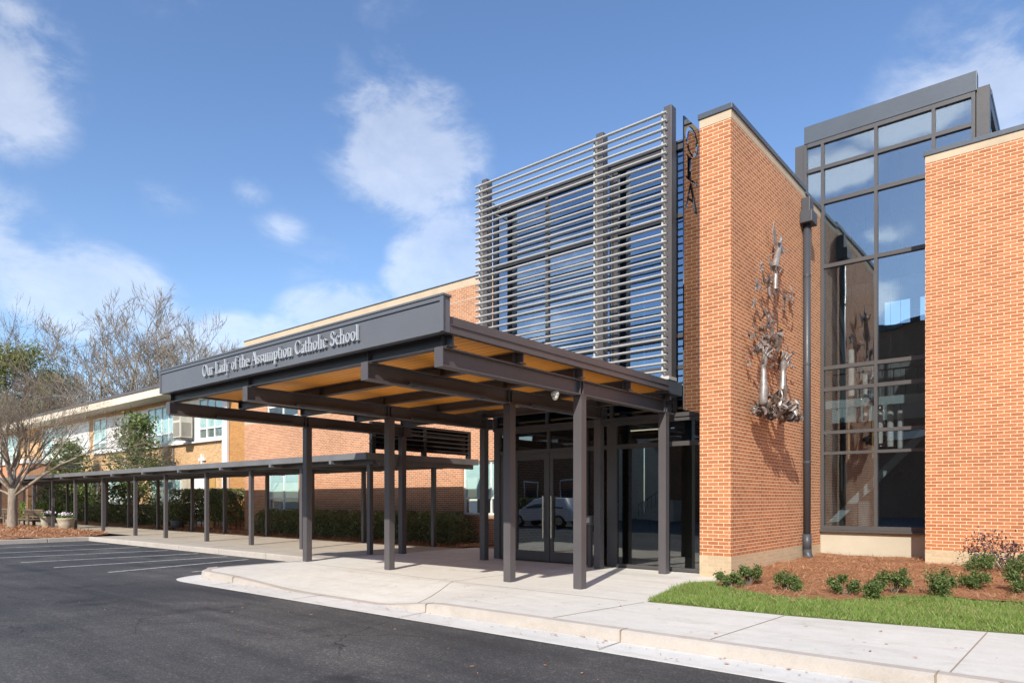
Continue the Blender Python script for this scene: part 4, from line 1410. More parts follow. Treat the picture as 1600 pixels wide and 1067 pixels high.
# ================================================================== DOWNSPOUT
def downspout():
    t = thing('downspout', 'dark round downspout with square hopper beside the brick pier', 'downspout', (-4.6, 16.2, .2))
    x, y = -4.73, 16.14
    MB().tube([(x, y, .75), (x, y, 7.80)], .078, 16).build('pipe', 'downspout', t, smooth=True)
    h = MB().bbox(x - .10, x + .16, y - .20, y + .22, 7.78, 8.04, .012)
    h.bbox(x - .10, x + .08, y - .08, y + .22, 8.04, 8.38, .012)
    h.build('hopper', 'downspout', t)
    MB().tube([(x, y, .42), (x, y, .80)], .095, 16).tube([(x, y, .46), (x + .02, y - .02, .33), (x + .10, y - .10, .22)], [.095, .095, .09], 14).build('shoe', 'downspout', t, smooth=True)
    for z in (2.4, 4.6, 6.6):
        MB().tube([(x, y, z), (x, y, z + .05)], .085, 16).build('strap', 'downspout', t)


downspout()

# ================================================================== WALL SCULPTURE
def skin_mesh(verts, edges, radii, mat, name, parent, sub=1):
    me = bpy.data.meshes.new(name)
    o_ = Vector(parent['_o'])
    me.from_pydata([Vector(v) - o_ for v in verts], edges, [])
    tmp = bpy.data.objects.new('tmp', me)
    COL.objects.link(tmp)
    md = tmp.modifiers.new('skin', 'SKIN')
    for i, sv in enumerate(me.skin_vertices[0].data):
        sv.radius = (radii[i], radii[i])
        sv.use_root = (i == 0)
    s = tmp.modifiers.new('sub', 'SUBSURF')
    s.levels = sub
    dg = bpy.context.evaluated_depsgraph_get()
    m2 = bpy.data.meshes.new_from_object(tmp.evaluated_get(dg))
    m2.name = name
    bpy.data.objects.remove(tmp)
    m2.materials.clear()
    m2.materials.append(M[mat])
    m2.polygons.foreach_set('use_smooth', [True] * len(m2.polygons))
    o = bpy.data.objects.new(name, m2)
    COL.objects.link(o)
    o.parent = parent
    o['_o'] = parent['_o']
    return o


def sculpture():
    X = -4.84
    t = thing('wall_sculpture', 'metal wall sculpture of two raised hands freeing a flock of birds', 'sculpture', (X, 13.5, 3.15))
    r = random.Random(5)

    def arm(y, z0, zw, lean, flip):
        x = -4.50
        V, E, Rr = [], [], []
        def add(p, rad, par=None):
            V.append(p)
            Rr.append(rad)
            if par is not None:
                E.append((par, len(V) - 1))
            return len(V) - 1
        a = add((x, y, z0), .085)
        b = add((x + .01, y + lean * .35, z0 + (zw - z0) * .4), .088, a)
        c = add((x + .01, y + lean * .8, z0 + (zw - z0) * .8), .062, b)
        w = add((x, y + lean, zw), .048, c)
        p = add((x + .01, y + lean + .01 * flip, zw + .10), .068, w)
        k = add((x + .015, y + lean + .015 * flip, zw + .17), .062, p)
        for i, (o, ln, dx) in enumerate(((-.062, .15, .03), (-.022, .19, -.01), (.02, .17, .02), (.06, .13, .05))):
            q = add((x + .02, y + lean + o, zw + .20), .022, k)
            q = add((x + .02 + dx, y + lean + o * 1.5, zw + .20 + ln * .55), .019, q)
            add((x + .03 + dx * 2.4, y + lean + o * 1.7, zw + .20 + ln), .014, q)
        q = add((x + .02, y + lean - flip * .085, zw + .09), .026, p)
        q = add((x + .05, y + lean - flip * .135, zw + .15), .021, q)
        add((x + .07, y + lean - flip * .15, zw + .215), .015, q)
        return skin_mesh(V, E, Rr, 'sculpture_silver', 'raised_arm', t)
    arm(12.68, 3.30, 4.02, .03, 1)
    arm(13.70, 3.45, 4.12, .10, -1)

    # curled leaf-like plates heaped under the arms
    def plate(m, c, s, rr):
        ax = Vector((rr.uniform(.2, 1), rr.uniform(-1, 1), rr.uniform(-1, 1))).normalized()
        u = ax.orthogonal().normalized()
        u.rotate(Matrix.Rotation(rr.uniform(0, 6.28), 3, ax))
        v = ax.cross(u)
        g = 5
        asp = rr.uniform(.5, .9)
        curl = rr.uniform(.3, .9)
        vs = []
        for i in range(g):
            for j in range(g):
                a, b = (i / (g - 1) - .5) * 2, (j / (g - 1) - .5) * 2
                ta = 1 - .55 * abs(a) ** 2
                p = c + u * a * s * .5 + v * b * ta * s * .5 * asp + ax * (curl * s * .35 * (b * b) - .2 * s * a * a * curl)
                vs.append(p)
        fs = [(i * g + j, i * g + j + 1, (i + 1) * g + j + 1, (i + 1) * g + j) for i in range(g - 1) for j in range(g - 1)]
        m.add(vs, fs)
    m = MB()
    for i in range(150):
        u = r.random()
        y = 12.65 + 1.65 * u
        top = 3.28 + .42 * math.exp(-((y - 13.35) / .45) ** 2)
        c = Vector((X + r.uniform(.12, .55), y, r.uniform(3.14 + .05 * abs(y - 13.4), top)))
        plate(m, c, r.uniform(.09, .20), r)
    m.build('leaf_heap', 'sculpture_steel', t, smooth=True)
    for i in range(14):
        mm = MB()
        c = Vector((X + r.uniform(.4, .6), r.uniform(12.7, 14.3), r.uniform(3.2, 3.6)))
        plate(mm, c, r.uniform(.12, .2), r)
        mm.build('bright_leaf', 'sculpture_silver', t, smooth=True)

    def bird(y, z, s, kind, mat='sculpture_steel', out=.30):
        s *= .68
        m = MB()
        c = Vector((X + out, y, z))
        d = Vector((r.uniform(-.3, .3), r.uniform(-.5, .9), r.uniform(.2, 1))).normalized()
        side = d.cross(Vector((1, 0, 0))).normalized()
        up = Vector((1, 0, .1))
        m.tube([c - d * s * .5, c - d * s * .2, c + d * s * .15, c + d * s * .36, c + d * s * .5], [.02 * s, .10 * s, .12 * s, .07 * s, .015 * s], 7)
        for sg in (-1, 1):
            a = r.uniform(.2, .8)
            root0, root1 = c + d * s * .2, c - d * s * .12
            mid = c + side * sg * s * .42 + d * s * (.28 + .2 * a) + up * s * .2
            mid2 = c + side * sg * s * .40 - d * s * .08 + up * s * .2
            tip = c + side * sg * s * .8 + d * s * (.1 + .4 * a) + up * s * .05
            th = Vector((.012, 0, 0))
            vs = [root0, root1, mid2, mid, tip]
            vs = vs + [p - th for p in vs]
            m.add(vs, [(0, 1, 2, 3), (3, 2, 4), (8, 7, 6, 5), (9, 7, 8), (0, 3, 8, 5), (1, 6, 7, 2), (3, 4, 9, 8), (2, 7, 9, 4)])
        # tail
        tl = c - d * s * .5
        m.add([c - d * s * .3, tl - d * s * .2 + side * .1 * s, tl - d * s * .2 - side * .1 * s], [(0, 1, 2)])
        # rod to the wall
        m.tube([c, Vector((X, y + .02, z - .02))], .004, 5)
        m.build('bird', mat, t)

    pts = [(12.89, 5.94, .22), (13.35, 5.83, .36), (12.83, 5.58, .3), (13.79, 5.67, .32), (15.08, 5.93, .42), (14.6, 5.75, .34), (12.86, 5.27, .26), (13.17, 5.12, .28), (13.49, 5.19, .30),
           (13.95, 5.2, .24), (14.2, 5.45, .22), (13.3, 4.95, .28), (13.62, 4.98, .28), (12.62, 4.62, .26), (12.78, 4.42, .3), (12.95, 4.72, .34), (13.1, 4.55, .36), (13.3, 4.78, .40), (13.5, 4.62, .44),
           (13.7, 4.75, .38), (13.85, 4.55, .40), (14.0, 4.7, .30), (14.2, 4.45, .34), (14.4, 4.55, .34), (14.55, 4.38, .30), (13.4, 4.42, .32), (14.3, 4.28, .28), (12.55, 4.30, .22), (12.62, 4.12, .26), (13.62, 4.2, .2), (14.75, 4.62, .2)]
    for i, (y, z, s) in enumerate(pts):
        bird(y, z, s, 0, 'sculpture_silver' if i % 4 in (0, 2) else 'sculpture_steel', .07 + .16 * r.random())
    # heart of the flock: crumpled plates
    for i in range(17):
        m = MB()
        c = Vector((X + r.uniform(.08, .3), r.gauss(13.55, .38), r.gauss(4.6, .18)))
        plate(m, c, r.uniform(.12, .22), r)
        m.build('curled_plate', 'sculpture_steel', t, smooth=True)

    # winged robed figures
    def figure(y, z, h, tilt, mat):
        m = MB()
        c = Vector((X + .2, y, z))
        d = Vector((0, math.sin(tilt), math.cos(tilt)))
        sd = Vector((0, math.cos(tilt), -math.sin(tilt)))
        m.tube([c - d * h * .5, c - d * h * .2, c + d * h * .1, c + d * h * .22, c + d * h * .27, c + d * h * .30], [.085 * h, .075 * h, .055 * h, .06 * h, .03 * h, .02 * h], 12)
        m.tube([c + d * h * .29, c + d * h * .34, c + d * h * .39, c + d * h * .42], [.02 * h, .05 * h, .045 * h, .01 * h], 8)
        for sg in (-1, 1):
            m.tube([c + d * h * .2 + sd * sg * .05 * h, c + d * h * .1 + sd * sg * .17 * h + Vector((.06 * h, 0, 0)), c + d * h * .24 + sd * sg * .24 * h + Vector((.1 * h, 0, 0))], [.03 * h, .022 * h, .014 * h], 6)
            w = [c + d * h * .20, c + d * h * .36 + sd * sg * h * .16, c + d * h * .52 + sd * sg * h * .42, c + d * h * .28 + sd * sg * h * .36, c + d * h * .06 + sd * sg * h * .14]
            w = [p - Vector((.05, 0, 0)) for p in w]
            w2 = [p - Vector((.014, 0, 0)) for p in w]
            m.add(w + w2, [(0, 4, 3, 2, 1), (5, 6, 7, 8, 9)] + [(i, (i + 1) % 5, 5 + (i + 1) % 5, 5 + i) for i in range(5)])
        m.tube([c, Vector((X, y, z - .05))], .01, 5)
        m.build('winged_figure', mat, t, smooth=False)
    figure(13.95, 6.55, .88, .5, 'sculpture_silver')
    figure(13.80, 6.05, .60, .05, 'sculpture_silver')
    figure(13.42, 5.72, .46, -.1, 'sculpture_steel')
    for (y0, z0, y1, z1) in ((13.8, 5.85, 14.3, 5.4), (13.3, 5.6, 13.9, 4.9), (12.9, 5.3, 13.2, 4.8), (14.2, 5.8, 14.95, 5.9)):
        MB().tube([(X + .2, y0, z0), (X + .28, (y0 + y1) / 2 + .06, (z0 + z1) / 2), (X + .2, y1, z1)], .012, 6).build('wire', 'sculpture_steel', t)


sculpture()

# ================================================================== COVERED WALKWAY
def walkway():
    t = thing('covered_walkway', 'long low covered walkway with thin dark posts and flat metal roof', 'covered walkway', (-30, 12.7, .15))
    xs_f = [-14.18, -17.25, -20.05, -22.95, -26.1, -28.8, -32.1, -35.4, -38.4, -41.3, -44.3, -47.3, -50.3, -53.3]
    xs_b = [-15.0, -18.35, -21.3, -24.3, -27.6, -30.5, -34.0, -37.4, -40.3, -43.3, -46.3, -49.3, -52.3]
    for x in xs_f:
        MB().bbox(x - .06, x + .06, 11.24, 11.36, .152, 2.50, .006).build('post', 'steel_paint', t)
    for x in xs_b:
        MB().bbox(x - .06, x + .06, 14.30, 14.42, .152, 2.50, .006).build('post', 'steel_paint', t)
    m = MB().box(-56, -14.0, 11.25, 11.35, 2.502, 2.60)
    m.box(-56, -14.0, 14.31, 14.41, 2.502, 2.60)
    m.build('gutter_beam', 'steel_paint', t)
    for i, x in enumerate(np.arange(-15.3, -55, -2.95)):
        MB().box(x - .05, x + .05, 10.86, 15.0, 2.52, 2.605).build('rafter', 'walk_roof', t)
    MB().box(-56, -13.86, 10.96, 15.05, 2.606, 2.66).build('roof_deck', 'dark_louver', t)
    f = MB().box(-56.05, -13.82, 10.88, 10.957, 2.606, 2.765)
    f.box(-13.858, -13.80, 10.958, 15.05, 2.60, 2.765)
    f.box(-13.94, -13.87, 11.36, 14.9, 2.47, 2.601)
    f.box(-56.05, -13.86, 15.051, 15.11, 2.606, 2.765)
    f.build('roof_fascia', 'walk_roof', t)
    MB().box(-56, -13.86, 10.96, 15.05, 2.661, 2.70).build('roof_sheet', 'walk_roof', t)
    # louvred infill above its end
    s = thing('louver_screen', 'dark horizontal louver screen filling the gap above the walkway end', 'louver screen', (-14.1, 13, 2.77))
    fr = MB()
    for y in (11.30, 13.1, 14.9):
        fr.bbox(-14.14, -14.02, y - .06, y + .06, 2.767, 3.60, .006)
    fr.box(-14.15, -14.01, 11.361, 14.839, 3.53, 3.60)
    fr.build('frame', 'dark_louver', s)
    MB().box(-14.20, -14.19, 11.30, 14.90, 2.90, 3.56).build('dark_backing', 'dark_louver', s)  # added dark sheet, hides lit brick so the blade gaps look dark
    for i in range(5):
        z = 2.93 + i * .125
        MB().add([(-14.15, 11.22, z + .10), (-14.15, 14.95, z + .10), (-14.01, 14.95, z), (-14.01, 11.22, z), (-14.145, 11.22, z + .11), (-14.145, 14.95, z + .11), (-14.005, 14.95, z + .01), (-14.005, 11.22, z + .01)],
                 [(0, 1, 2, 3), (7, 6, 5, 4), (0, 4, 5, 1), (1, 5, 6, 2), (2, 6, 7, 3), (3, 7, 4, 0)]).build('louver_blade', 'dark_louver', s)


walkway()

# ================================================================== PLANTS
def box_leaves(x0, x1, y0, y1, z0, z1, n, size, r2, soft=.18, bump=.10, seed_shift=0.0):
    """leaf positions in the outer shell of a clipped hedge with a lumpy face"""
    P = []
    while len(P) < n:
        k = n
        u = r2.uniform(0, 1, (k, 3))
        p = np.stack([x0 + (x1 - x0) * u[:, 0], y0 + (y1 - y0) * u[:, 1], z0 + (z1 - z0) * u[:, 2]], 1)
        lump = bump * (np.sin(p[:, 0] * 2.1 + 1 + seed_shift) * np.sin(p[:, 2] * 3.3 + p[:, 0]) + 0.7 * np.sin(p[:, 0] * 5.3 + p[:, 2] * 4.1 + p[:, 1] * 3))
        d = np.minimum.reduce([p[:, 0] - x0, x1 - p[:, 0], p[:, 1] - y0, y1 - p[:, 1], (z1 - p[:, 2])])
        # rounded shoulders
        rz = np.maximum(0, p[:, 2] - (z1 - .25)) + np.maximum(0, (y0 + .2) - p[:, 1])
        d = d - np.where(rz > .30, (rz - .30) * 1.0, 0)
        dd = d + lump - .04
        keep = (dd > 0) & (r2.uniform(0, 1, k) < np.exp(-np.maximum(dd, 0) / soft))
        P += list(p[keep])
    return np.array(P[:n])


def hedge(name, label, cat, x0, x1, y0, y1, z1, n, size, mat, seed, z0=.22, group=None, bump=.1):
    r2 = np.random.default_rng(seed)
    t = thing(name, label, cat, ((x0 + x1) / 2, (y0 + y1) / 2, .15), group)
    P = box_leaves(x0, x1, y0, y1, z0, z1, n, size, r2, bump=bump, seed_shift=seed)
    V, F = leaf_arrays(P, size, r2, .55)
    raw_mesh('foliage', V, F, mat, t)
    m = MB()
    k = int((x1 - x0) * 3) + 3
    for i in range(k):
        x = x0 + .2 + (x1 - x0 - .4) * (i + r2.uniform(-.2, .2)) / k
        y = (y0 + y1) / 2 + r2.uniform(-.25, .25)
        pts = [(x, y, .12), (x + r2.uniform(-.12, .12), y + r2.uniform(-.1, .1), .12 + (z1 - .2) * .5), (x + r2.uniform(-.3, .3), y + r2.uniform(-.25, .25), z1 - .15)]
        m.tube(pts, [.024, .018, .008], 5)
    m.build('stems', 'bark_grey', t)
    return t


hedge('hedge', 'long dark clipped hedge against the brick wing', 'hedge', -26.6, -14.55, 14.85, 15.95, 1.18, 26000, .075, 'hedge_leaf', 3)
hedge('tall_shrub', 'tall dense rounded bush beside the white pilaster', 'bush', -35.3, -29.5, 15.4, 17.2, 2.10, 15000, .10, 'hedge_leaf', 4, z0=.55, bump=.2)
hedge('hedge', 'low green hedge below the magnolias behind the walkway', 'hedge', -49.5, -35.6, 15.8, 17.0, 1.30, 13000, .115, 'hedge_leaf', 5, group='hedges along the classroom block')
hedge('hedge', 'bright yellow green clipped hedge at the far left behind bench', 'hedge', -60.0, -49.8, 15.4, 16.6, 1.42, 9000, .12, 'bright_leaf', 6, group='hedges along the classroom block')


def shrub(label, x, y, w, h, seed, mat='shrub_leaf', n=950, size=.052, z0=.18, cat='shrub', name='low_shrub', group='young shrubs in the pine straw'):
    r2 = np.random.default_rng(seed)
    t = thing(name, label, cat, (x, y, z0), group)
    nb = int(7 + w * 8)
    P = []
    m = MB()
    for b in range(nb):
        a = r2.uniform(0, 2 * np.pi)
        rad = w * .5 * math.sqrt(r2.uniform(0.02, .85))
        c = np.array([x + rad * math.cos(a), y + rad * math.sin(a), z0 + h * r2.uniform(.35, .85) * (1 - .4 * (2 * rad / w) ** 2)])
        s = np.array([w * .16, w * .16, h * .2]) * r2.uniform(.7, 1.3)
        k = n // nb
        v = r2.normal(size=(k, 3))
        v /= np.linalg.norm(v, axis=1)[:, None]
        P.append(c + v * s * np.where(r2.uniform(0, 1, (k, 1)) < .18, r2.uniform(1.1, 1.75, (k, 1)), r2.uniform(.3, 1.1, (k, 1))))
        m.tube([(x + .1 * (c[0] - x), y + .1 * (c[1] - y), z0 - .03), tuple((c + np.array([x, y, z0])) / 2 + r2.normal(0, .015, 3)), tuple(c)], [.012, .008, .004], 5)
    P = np.concatenate(P)
    P = P[P[:, 2] > z0 + .02]
    V, F = leaf_arrays(P, size, r2, .6, .6)
    raw_mesh('foliage', V, F, mat, t)
    m.build('stems', 'bark_grey', t)
    return t


for i, (lb, x, y, w, h) in enumerate((
        ('sparse low shrub closest to the brick pier corner', -4.33, 10.62, .50, .26), ('bushy low shrub against the stone foot of the brick pier', -4.20, 11.15, .50, .36),
        ('lone low shrub right of the pier in front of the downspout', -3.40, 10.68, .50, .30), ('small low shrub below the tower window left pane', -2.66, 10.85, .48, .28),
        ('smallest flattened shrub touching a bigger one at the grass edge', -2.25, 10.78, .46, .26), ('fuller shrub behind the flattened one below the tower window', -2.10, 11.45, .58, .38),
        ('round shrub nearest the grass below the right brick corner', -1.50, 11.42, .56, .36), ('shrub with a dead leaf patch behind the round one', -1.24, 12.55, .56, .36),
        ('dark round shrub touching the stone base of the right wing', -1.36, 14.9, .62, .44), ('shrub cut by the right edge nearest the lawn', -.62, 12.4, .55, .36),
        ('broad shrub at the right edge beside the purple bush', -.74, 15.0, .8, .42))):
    shrub(lb, x, y, w * .80, h * 1.12, 20 + i, n=2700, size=.030)
shrub('wispy dark purple bush in front of the stone wall base', -1.0, 15.7, 1.5, .95, 60, 'purple_leaf', 900, .05, .2, 'bush', 'purple_bush', None)


def magnolia(label, x, y, H, wid, seed):
    r2 = np.random.default_rng(seed)
    t = thing('magnolia_tree', label, 'tree', (x, y, .15), 'magnolias by the classroom block')
    m = MB()
    m.tube([(x, y, .1), (x + .05, y, H * .35), (x - .05, y, H * .7), (x, y, H * .95)], [.09, .07, .04, .015], 7)
    P = []
    for i in range(120):
        u = r2.uniform(.16, 1.0)
        rad = wid * .5 * (1.15 - u) ** .6 * r2.uniform(.25, 1.0)
        a = r2.uniform(0, 2 * np.pi)
        c = np.array([x + rad * math.cos(a), y + rad * math.sin(a), .3 + u * (H - .4)])
        m.tube([(x, y, max(.6, c[2] - .5)), tuple((c + [x, y, c[2] - .3]) / 2), tuple(c)], [.02, .014, .006], 4)
        k = 52
        P.append(c + r2.normal(0, 1, (k, 3)) * np.array([.27, .27, .22]))
    P = np.concatenate(P)
    V, F = leaf_arrays(P, .19, r2, .42, .3)
    raw_mesh('crown', V, F, 'magnolia_leaf', t)
    m.build('trunk', 'bark_dark', t)


magnolia('pyramidal magnolia standing right in front of upstairs windows', -41.0, 16.2, 6.3, 3.9, 31)
magnolia('shorter left magnolia partly veiled by bare branches', -52.0, 16.2, 5.3, 4.4, 32)


def branches(base, d0, L0, r0, levels, seed, kids=(3, 4), spread=.55, up=.12, shrink=.72, wander=.12, min_r=.004):
    rr = np.random.default_rng(seed)
    segs = []

    def grow(p, d, L, r, lv):
        nseg = 3 if lv < levels - 1 else 2
        pts = [p]
        rad = [r]
        for i in range(nseg):
            d = d + rr.normal(0, wander, 3)
            d[2] += up * .3
            d /= np.linalg.norm(d)
            p = p + d * L / nseg
            pts.append(p)
            rad.append(r * (1 - .35 * (i + 1) / nseg))
        segs.append((pts, rad))
        if lv >= levels:
            return
        nk = rr.integers(kids[0], kids[1] + 1)
        for k in range(nk):
            f = 1.0 if k == 0 else rr.uniform(.35, 1.0)
            q = f * nseg
            i = min(int(q), nseg - 1)
            o = pts[i] + (pts[i + 1] - pts[i]) * (q - i)
            e = rr.normal(size=3)
            e -= e.dot(d) * d
            e /= np.linalg.norm(e)
            sp = spread * (.45 if k == 0 else rr.uniform(.7, 1.3))
            nd_ = d * math.cos(sp) + e * math.sin(sp)
            nd_[2] += up
            nd_ /= np.linalg.norm(nd_)
            grow(o, nd_, L * shrink * rr.uniform(.75, 1.15), max(min_r, r * (.62 if k == 0 else .48)), lv + 1)
    grow(np.array(base, float), np.array(d0, float) / np.linalg.norm(d0), L0, r0, 0)
    return segs


def segs_mesh(name, segs, mat, parent, n=None):
    m = MB()
    for pts, rad in segs:
        k = 9 if rad[0] > .12 else (5 if rad[0] > .03 else 3)
        m.tube(pts, rad, k, cap=False)
    return m.build(name, mat, parent, smooth=True, uv=False)


def bare_tree(label, x, y, H, seed, mat='bark_grey', levels=6, name='bare_tree', group=None, r0=None, spread=.5, kids=(2, 3), min_r=.012, up=.10, z=0.0, split=.3, first=4):
    t = thing(name, label, 'tree', (x, y, z), group)
    r0 = r0 or H * .018
    rr = np.random.default_rng(seed)
    MB().tube([(x, y, z - .1), (x + .03 * H * .1, y, z + H * split * .5), (x, y, z + H * split)], [r0 * 1.25, r0, r0 * .9], 10).build('trunk', mat, t, smooth=True)
    segs = []
    for i in range(first):
        a = 2 * math.pi * i / first + rr.uniform(-.5, .5)
        s = rr.uniform(.25, .75)
        segs += branches((x, y, z + H * split * rr.uniform(.85, 1.0)), (math.cos(a) * s, math.sin(a) * s, 1.0), H * .28, r0 * .62, levels - 1, seed * 10 + i, kids, spread, up, .74, .13, min_r)
    segs_mesh('crown', segs, mat, t)
    return t


# bare trees beyond the classroom block
FAR = [('wide spreading bare tree rising behind eaves left of canopy', -78.5, 34.0, 20.0, 41, 'bark_light', 6), ('tall upright bare tree in the middle of the far row', -90.0, 34.0, 22.0, 42, 'bark_light', 5),
       ('tall bare tree beside the pine behind the eaves', -103.0, 34.0, 19.5, 43, 'bark_grey', 4), ('low twiggy bare tree just above the roof line', -92.0, 38.0, 15.5, 44, 'bark_grey', 6),
       ('low dense bare tree behind the pine trunk', -106.0, 31.0, 14.0, 47, 'bark_grey', 6), ('low spreading bare tree close behind the eaves', -82.0, 33.5, 12.5, 48, 'bark_grey', 6),
       ('bare tree half hidden behind the pine crown', -124.0, 36.0, 21.0, 45, 'bark_grey', 4), ('bare tree reaching highest at the left edge of the sky', -150.0, 36.0, 31.0, 46, 'bark_grey', 4)]
for lb, x, y, H, sd, mt, fi in FAR:
    bare_tree(lb, x, y, H, sd, mt, 8, 'bare_tree', 'bare trees beyond the roofs', min_r=.021, spread=.5, split=.34, first=fi, r0=H * .015)


def pine(label, x, y, H, seed):
    r2 = np.random.default_rng(seed)
    t = thing('pine_tree', label, 'tree', (x, y, 0))
    m = MB()
    m.tube([(x, y, 0), (x + .4, y, H * .5), (x, y, H * .95)], [.5, .38, .12], 8)
    P = []
    for i in range(90):
        u = r2.uniform(.45, 1.0)
        rad = H * .25 * math.sqrt(max(0.03, 1 - ((u - .68) / .36) ** 2)) * r2.uniform(.35, 1.0)
        a = r2.uniform(0, 2 * np.pi)
        c = np.array([x + rad * math.cos(a), y + rad * math.sin(a), H * u])
        m.tube([(x, y, H * u - 1.5), tuple(c)], [.09, .03], 4)
        P.append(c + r2.normal(0, 1, (210, 3)) * np.array([1.0, 1.0, .6]))
    P = np.concatenate(P)
    V, F = leaf_arrays(P, .42, r2, .28, .3)
    raw_mesh('crown', V, F, 'pine_leaf', t)
    m.build('trunk', 'bark_dark', t)


pine('round topped green pine behind the bare front tree', -117.0, 31.0, 23.0, 51)


def front_tree():
    x, y, z = -38.2, 9.6, .2
    t = thing('bare_tree', 'pale barked bare tree with low spreading limbs on the parking island', 'tree', (x, y, z))
    MB().tube([(x, y, z - .1), (x, y, z + .15), (x + .02, y, z + 1.2), (x + .05, y, z + 1.9)], [.30, .22, .185, .19], 12).build('trunk', 'bark_light', t, smooth=True)
    segs = []
    top = (x + .05, y, z + 1.75)
    sx, sy = .769, .639      # across the picture
    spec = [((sx * 1.0, sy * 1.0, .60), 2.7, .085, 6), ((sx * .85, sy * .6, .95), 1.9, .075, 6), ((sx * .35, sy * .2, 1.2), 1.75, .12, 7), ((-sx * .3, -sy * .2, 1.2), 1.75, .11, 7),
            ((-sx * .9, -sy * .8, .8), 1.8, .08, 6), ((.3, -.6, 1.0), 1.6, .075, 6), ((-.3, .7, 1.0), 1.6, .075, 6), ((sx * .1, sy * .4, 1.4), 1.8, .10, 7), ((-sx * 1.0, -sy * .5, .45), 1.8, .06, 6), ((sx * .6, sy * .9, 1.1), 1.8, .08, 6)]
    for i, (d, L, r, lv) in enumerate(spec):
        segs += branches(top if i not in (0, 1, 8) else (x + .05, y, z + 1.5), d, L, r, lv, 700 + i, (2, 4), .5, .03, .72, .10, .0035)
    segs_mesh('crown', segs, 'bark_light', t)


front_tree()

# ================================================================== SMALL FURNITURE
def barrel(label, x, y, s, seed):
    t = thing('barrel_planter', label, 'planter', (x, y, .2), 'stone planters by the bench')
    MB().lathe((x, y), [(.30 * s, .17), (.36 * s, .24), (.42 * s, .42), (.44 * s, .46), (.43 * s, .50), (.50 * s, .66), (.53 * s, .70), (.53 * s, .75), (.47 * s, .75), (.45 * s, .70)], 24).build('tub', 'pot_stone', t, smooth=True)
    r2 = np.random.default_rng(seed)
    a = r2.uniform(0, 2 * np.pi, 420)
    q = .44 * s * np.sqrt(r2.uniform(0, 1, 420))
    P = np.stack([x + q * np.cos(a), y + q * np.sin(a), .74 + .12 * r2.uniform(0, 1, 420)], 1)
    V, F = leaf_arrays(P, .09, r2, .6, .5)
    raw_mesh('foliage', V, F, 'bright_leaf', t)
    P = np.stack([x + r2.normal(0, .12, 170), y + r2.normal(0, .1, 170), .90 + .05 * r2.normal(0, 1, 170)], 1)
    V, F = leaf_arrays(P, .08, r2, .9, .5)
    raw_mesh('flowers', V, F, 'flower_white', t)


barrel('round stone planter with white flowers next to the bench', -39.2, 11.3, .64, 71)
barrel('nearer banded stone planter with white flowers at the bed edge', -35.0, 10.8, .70, 72)


def pot(label, x, y, seed, bushy):
    t = thing('potted_plant', label, 'potted plant', (x, y, .16), 'grey pots along the walkway')
    MB().lathe((x, y), [(.24, .16), (.30, .45), (.31, .50), (.33, .52), (.33, .58), (.29, .58), (.28, .52)], 18).build('pot', 'pot_grey', t, smooth=True)
    r2 = np.random.default_rng(seed)
    if bushy:
        v = r2.normal(size=(1500, 3))
        v /= np.linalg.norm(v, axis=1)[:, None]
        P = np.array([x, y, 1.05]) + v * np.array([.75, .6, .55]) * r2.uniform(.4, 1, (1500, 1))
        V, F = leaf_arrays(P, .09, r2, .5)
        raw_mesh('foliage', V, F, 'hedge_leaf', t)
    else:
        segs = []
        for i in range(9):
            a = r2.uniform(0, 6.28)
            segs += branches((x, y, .55), (math.cos(a) * .7, math.sin(a) * .7, 1), .5, .012, 3, 900 + i, (2, 3), .5, .05, .7, .12, .005)
        segs_mesh('twigs', segs, 'bark_light', t)


pot('grey pot with brown bare twigs beside the walkway', -39.3, 15.3, 81, False)
pot('grey pot with a leafy green shrub before the tall bush', -33.4, 15.0, 82, True)


def bench(x, y, label):
    t = thing('park_bench', label, 'bench', (x, y, .16), 'benches on the parking island')
    a, b = x - 1.5, x + 1.5
    m = MB()
    for i in range(5):
        m.bbox(a, b, y - .30 + i * .12, y - .20 + i * .12, .56, .60, .006)
    m.build('seat', 'bench_wood', t)
    m = MB()
    m.bbox(a, b, y + .32, y + .37, 1.00, 1.08, .006)
    m.bbox(a, b, y + .32, y + .37, .66, .73, .006)
    for i in range(22):
        xx = a + .08 + i * (b - a - .16) / 21
        m.box(xx - .03, xx + .03, y + .332, y + .358, .731, .999)
    m.build('backrest', 'bench_wood', t)
    for xx in (a + .04, b - .04, x):
        m = MB()
        m.bbox(xx - .04, xx + .04, y + .30, y + .369, .16, .66, .006)
        m.build('leg', 'bench_wood', t)
        m = MB()
        m.bbox(xx - .04, xx + .04, y - .30, y - .22, .16, .559, .006)
        m.build('leg', 'bench_wood', t)
    for xx in (a + .04, b - .04):
        MB().bbox(xx - .05, xx + .05, y - .32, y + .319, .80, .85, .006).box(xx - .035, xx + .035, y - .29, y - .23, .601, .799).build('armrest', 'bench_wood', t)


bench(-41.2, 10.9, 'weathered slatted wooden bench right of the bare tree trunk')
bench(-45.2, 10.9, 'weathered slatted wooden bench at the left edge beyond the trunk')

# security camera under the right beam
t = thing('security_camera', 'small white dome camera under the right canopy beam', 'security camera', (-6.16, 8.45, 3.1))
MB().lathe((-6.16, 8.45), [(.055, 3.16), (.062, 3.17), (.062, 3.21), (.05, 3.238)], 20).build('housing', 'ac_beige', t, smooth=True)
MB().lathe((-6.16, 8.45), [(.01, 3.095), (.03, 3.105), (.046, 3.13), (.052, 3.158)], 20).build('dome', 'ac_beige', t, smooth=True)
